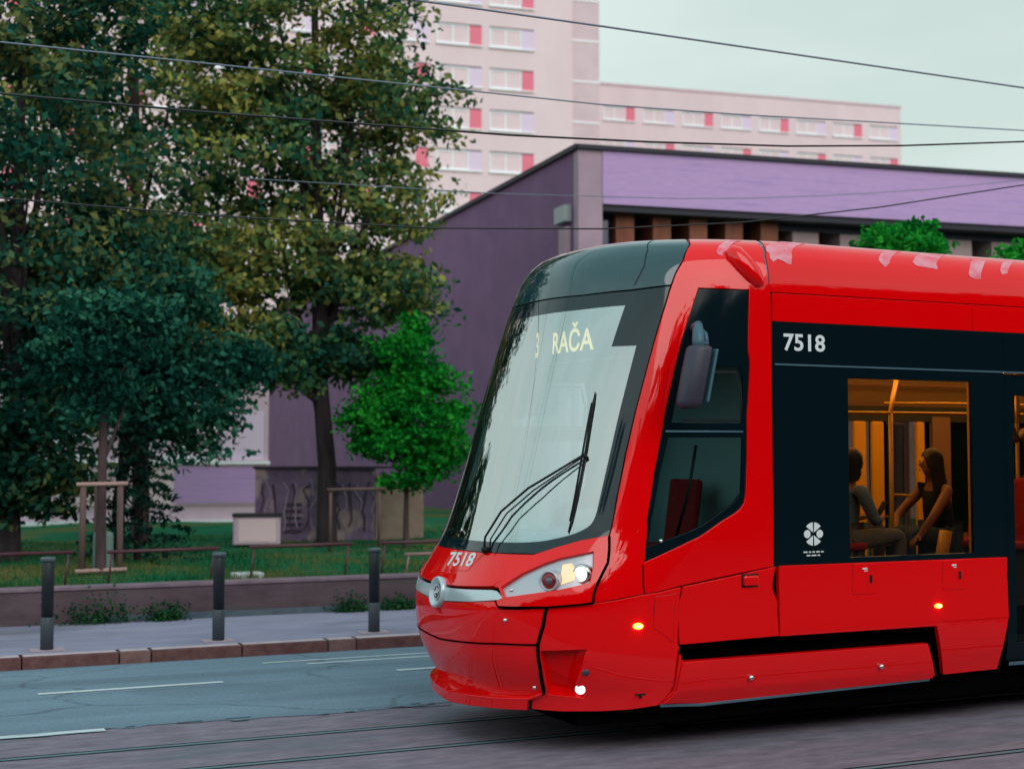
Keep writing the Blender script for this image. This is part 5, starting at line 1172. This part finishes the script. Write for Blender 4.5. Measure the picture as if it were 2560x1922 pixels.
# bright saplings
tree('young_tree', (9.24, 24.38, .48), 'bright green young tree standing just left of the tram windscreen',
     [(.1, 0, 2.2, .95, .9, .45, 2.2), (-.35, 0, 2.75, .75, .7, .40, 1.5), (.3, 0, 3.05, .62, .7, .35, 1.2), (.0, 0, 3.55, .52, .5, .35, 1.1), (.12, 0, 4.0, .28, .3, .30, .5), (.6, 0, 1.75, .65, .6, .38, 1.1), (-.5, 0, 1.85, .62, .6, .35, 1.0), (.1, 0, 1.35, .7, .6, .3, .9), (-.85, 0, 2.3, .35, .4, .25, .4), (.95, 0, 2.55, .3, .4, .22, .35)],
     17000, .115, 'leaf_bright', 1.2, .05, 9, 'brown_bark', clump=.27, per=50, hollow=.2)
tree('street_tree', (14.14, 16.58, .1), 'bright green street tree crown rising over the tram roof',
     [(0, 0, 4.95, .74, .65, .50, 3), (.1, 0, 4.4, .65, .6, .6, 2), (-.35, 0, 5.2, .35, .35, .25, .6), (.3, 0, 5.3, .32, .3, .22, .6)],
     9500, .105, 'leaf_bright', 3.4, .05, 7, 'brown_bark', clump=.22, per=40, hollow=.2)
tree('street_tree', (15.95, 15.9, .1), 'bright green street tree cut off by the right picture edge',
     [(0, 0, 4.75, .62, .6, .5, 3), (.1, 0, 4.0, .55, .55, .5, 2)], 5000, .11, 'leaf_bright', 3.2, .05, 6, 'brown_bark', clump=.20, per=40, hollow=.2)
tree('street_tree', (14.1, 18.81, .45), 'small yellow-green tree top peeping over the tram roof beside the bigger crown',
     [(0, 0, 4.35, .5, .5, .42, 3), (0, 0, 3.8, .5, .5, .5, 2)], 2600, .11, 'leaf_lime', 3.0, .04, 5, 'brown_bark', clump=.20, per=40, hollow=.2)
# small spruce with flat branches
sp = empty('spruce', (4.0, 22.0, .48)); tag(sp, 'small dark spruce with flat branches beside the wooden tree guard', 'tree')
mb = MB(); mb.tube([(0, 0, -.05), (0, 0, 1.0), (0, 0, 2.3)], [.06, .045, .01], 8); mb.build('trunk', M['bark'], sp, True)
pts = []
for k in range(58):
    h = .25+2.0*k/58; L_ = .85*(1-k/62)+.12; a = k*2.4
    for j in range(46):
        t = rng.random()**.7; pts.append((math.cos(a)*L_*t+rng.normal()*.05, math.sin(a)*L_*t+rng.normal()*.05, h-.22*t*L_+rng.normal()*.022))
leaf_mesh('crown', pts, .12, M['needle'], sp, aspect=3)
# leaning bare trunk at the left edge
bt = empty('bare_trunk', (1.35, 19.6, .48)); tag(bt, 'leaning bare dark trunk low at the left picture edge', 'tree trunk')
mb = MB(); mb.tube([(.06, 0, -.05), (.0, 0, .4), (-.16, 0, .9), (-.4, .1, 1.8), (-.7, .2, 3.2)], [.09, .075, .07, .06, .05], 10); mb.build('trunk', M['bark'], bt, True)
leaf_mesh('crown', crown_points([(-.7, .3, 3.4, .8, .7, .8, 1)], 3000, .2), .12, M['leaf_dark'], bt)
# stake frame beside the sapling
st = empty('tree_guard', (8.0, 23.9, .48)); tag(st, 'thin dark stake frame left of the bright green young tree', 'tree guard')
for x in (-.35, .55): mb = MB(); mb.tube([(x, 0, 0), (x, 0, 1.1)], .03, 8); mb.build('stake', M['guard'], st, True)
mb = MB(); mb.tube([(-.42, -.04, 1.08), (.62, -.04, 1.09)], .028, 8); mb.build('cross_bar', M['guard'], st, True)
# weeds at the foot of the low wall
M['weed'] = leaf_mat('weed_leaves', (.008, .045, .025), (.018, .085, .035), (.05, .13, .04), 2, .25)
for i, (x, wdt, h, lb) in enumerate([(2.75, .55, .34, 'broad clump of weeds at the low wall left of the middle bollard'), (3.55, .28, .22, 'small clump of weeds behind the middle bollard at the wall foot'), (5.95, .32, .22, 'clump of weeds at the wall foot right of the last bollard'), (6.6, .30, .16, 'low clump of weeds at the wall foot nearest the tram')]):
    wd = empty('weed_clump', (x, 17.62, .13)); tag(wd, lb, 'weeds', 'weeds at the foot of the low wall')
    P = np.stack([rng.normal(size=520)*wdt*.45, rng.normal(size=520)*.07, np.abs(rng.normal(size=520))*h*.42], 1)
    P[:, 1] = np.minimum(P[:, 1], .12); leaf_mesh('foliage', P, .055, M['weed'], wd)
# ---- unseen tree belts added to darken what the tram's paint and glass mirror
ring = []
for k in range(4200):
    x = rng.uniform(-45, 75); y = -20+rng.normal()*2.2; h = 10.5+1.6*math.sin(x*.23)+1.2*math.sin(x*.71+1)+.9*math.sin(x*1.9)
    q = rng.normal(size=(14, 3))*np.array([.8, .8, .6]); c = np.array([x, y, rng.random()**.8*h]); ring.append(c+q)
M['leaf_shade'] = leaf_mat('shaded_foliage', (.004, .012, .010), (.008, .022, .016), (.02, .035, .018), .3, .1)  # shade on the belt's near side put into the leaf colour
wood = leaf_mesh('wood', np.concatenate(ring), 1.0, M['leaf_shade'], None, aspect=1.3); tag(wood, kind='stuff')  # added unseen tree belt behind the camera
far = []
for k in range(1500):
    a = rng.uniform(-math.pi, .9); d = 165+rng.normal()*8; x, y = math.sin(a-.35)*d, math.cos(a-.35)*d
    if -.12 < a-.35-0 < 1.2: continue
    h = 8+2.5*math.sin(a*23)+2*math.sin(a*57+1); q = rng.normal(size=(12, 3))*np.array([2.2, 2.2, 1.4]); far.append(np.array([x, y, rng.random()*h])+q)
fw_ = leaf_mesh('added_far_wood', np.concatenate(far), 2.4, M['leaf_teal'], None, aspect=1.3); tag(fw_, kind='stuff')

# unseen trees added beyond the left edge for a dark skyline in the windscreen
pk = []
for k in range(1100):
    x = rng.uniform(-44, -5); y = 52+rng.normal()*2; h = 8.5+2.0*math.sin(x*.6)+1.3*math.sin(x*1.7+1); pk.append(np.array([x, y, .3+rng.random()**.8*h])+rng.normal(size=(14, 3))*np.array([.9, .9, .6]))
tag(leaf_mesh('added_left_wood', np.concatenate(pk), 1.0, M['leaf_shade'], None, aspect=1.3), kind='stuff')
# grass blades on the front of the lawn
n = 42000; gx = rng.uniform(-1.5, 13, n); gy = 18.08+rng.random(n)**1.7*12
gz = .50+.06*np.sin(gx*.5+gy*.3)*np.minimum(1, (gy-18)/4)+.03*np.sin(gx*1.7+gy)
hb = rng.uniform(.035, .11, n)*(1+.5*(rng.random(n) < .05)); an = rng.uniform(0, math.pi, n); wb = .007; lx = rng.normal(size=n)*.03; ly = rng.normal(size=n)*.03
P = np.empty((n, 3, 3)); P[:, 0] = np.stack([gx-np.cos(an)*wb, gy-np.sin(an)*wb, gz-.01], 1); P[:, 1] = np.stack([gx+np.cos(an)*wb, gy+np.sin(an)*wb, gz-.01], 1); P[:, 2] = np.stack([gx+lx, gy+ly, gz+hb], 1)
me = bpy.data.meshes.new('grass'); me.vertices.add(3*n); me.vertices.foreach_set('co', P.ravel()); me.loops.add(3*n); me.loops.foreach_set('vertex_index', np.arange(3*n, dtype=np.int32))
me.polygons.add(n); me.polygons.foreach_set('loop_start', np.arange(0, 3*n, 3, dtype=np.int32)); me.polygons.foreach_set('loop_total', np.full(n, 3, dtype=np.int32)); me.update(calc_edges=True)
M['blade'] = leaf_mat('grass_blades', (.004, .07, .03), (.014, .15, .058), (.20, .17, .05), .7, .3); me.materials.append(M['blade'])
go = bpy.data.objects.new('grass', me); col.objects.link(go); tag(go, 'green grass with tan patches on the lawn behind the low wall', 'grass', kind='stuff')
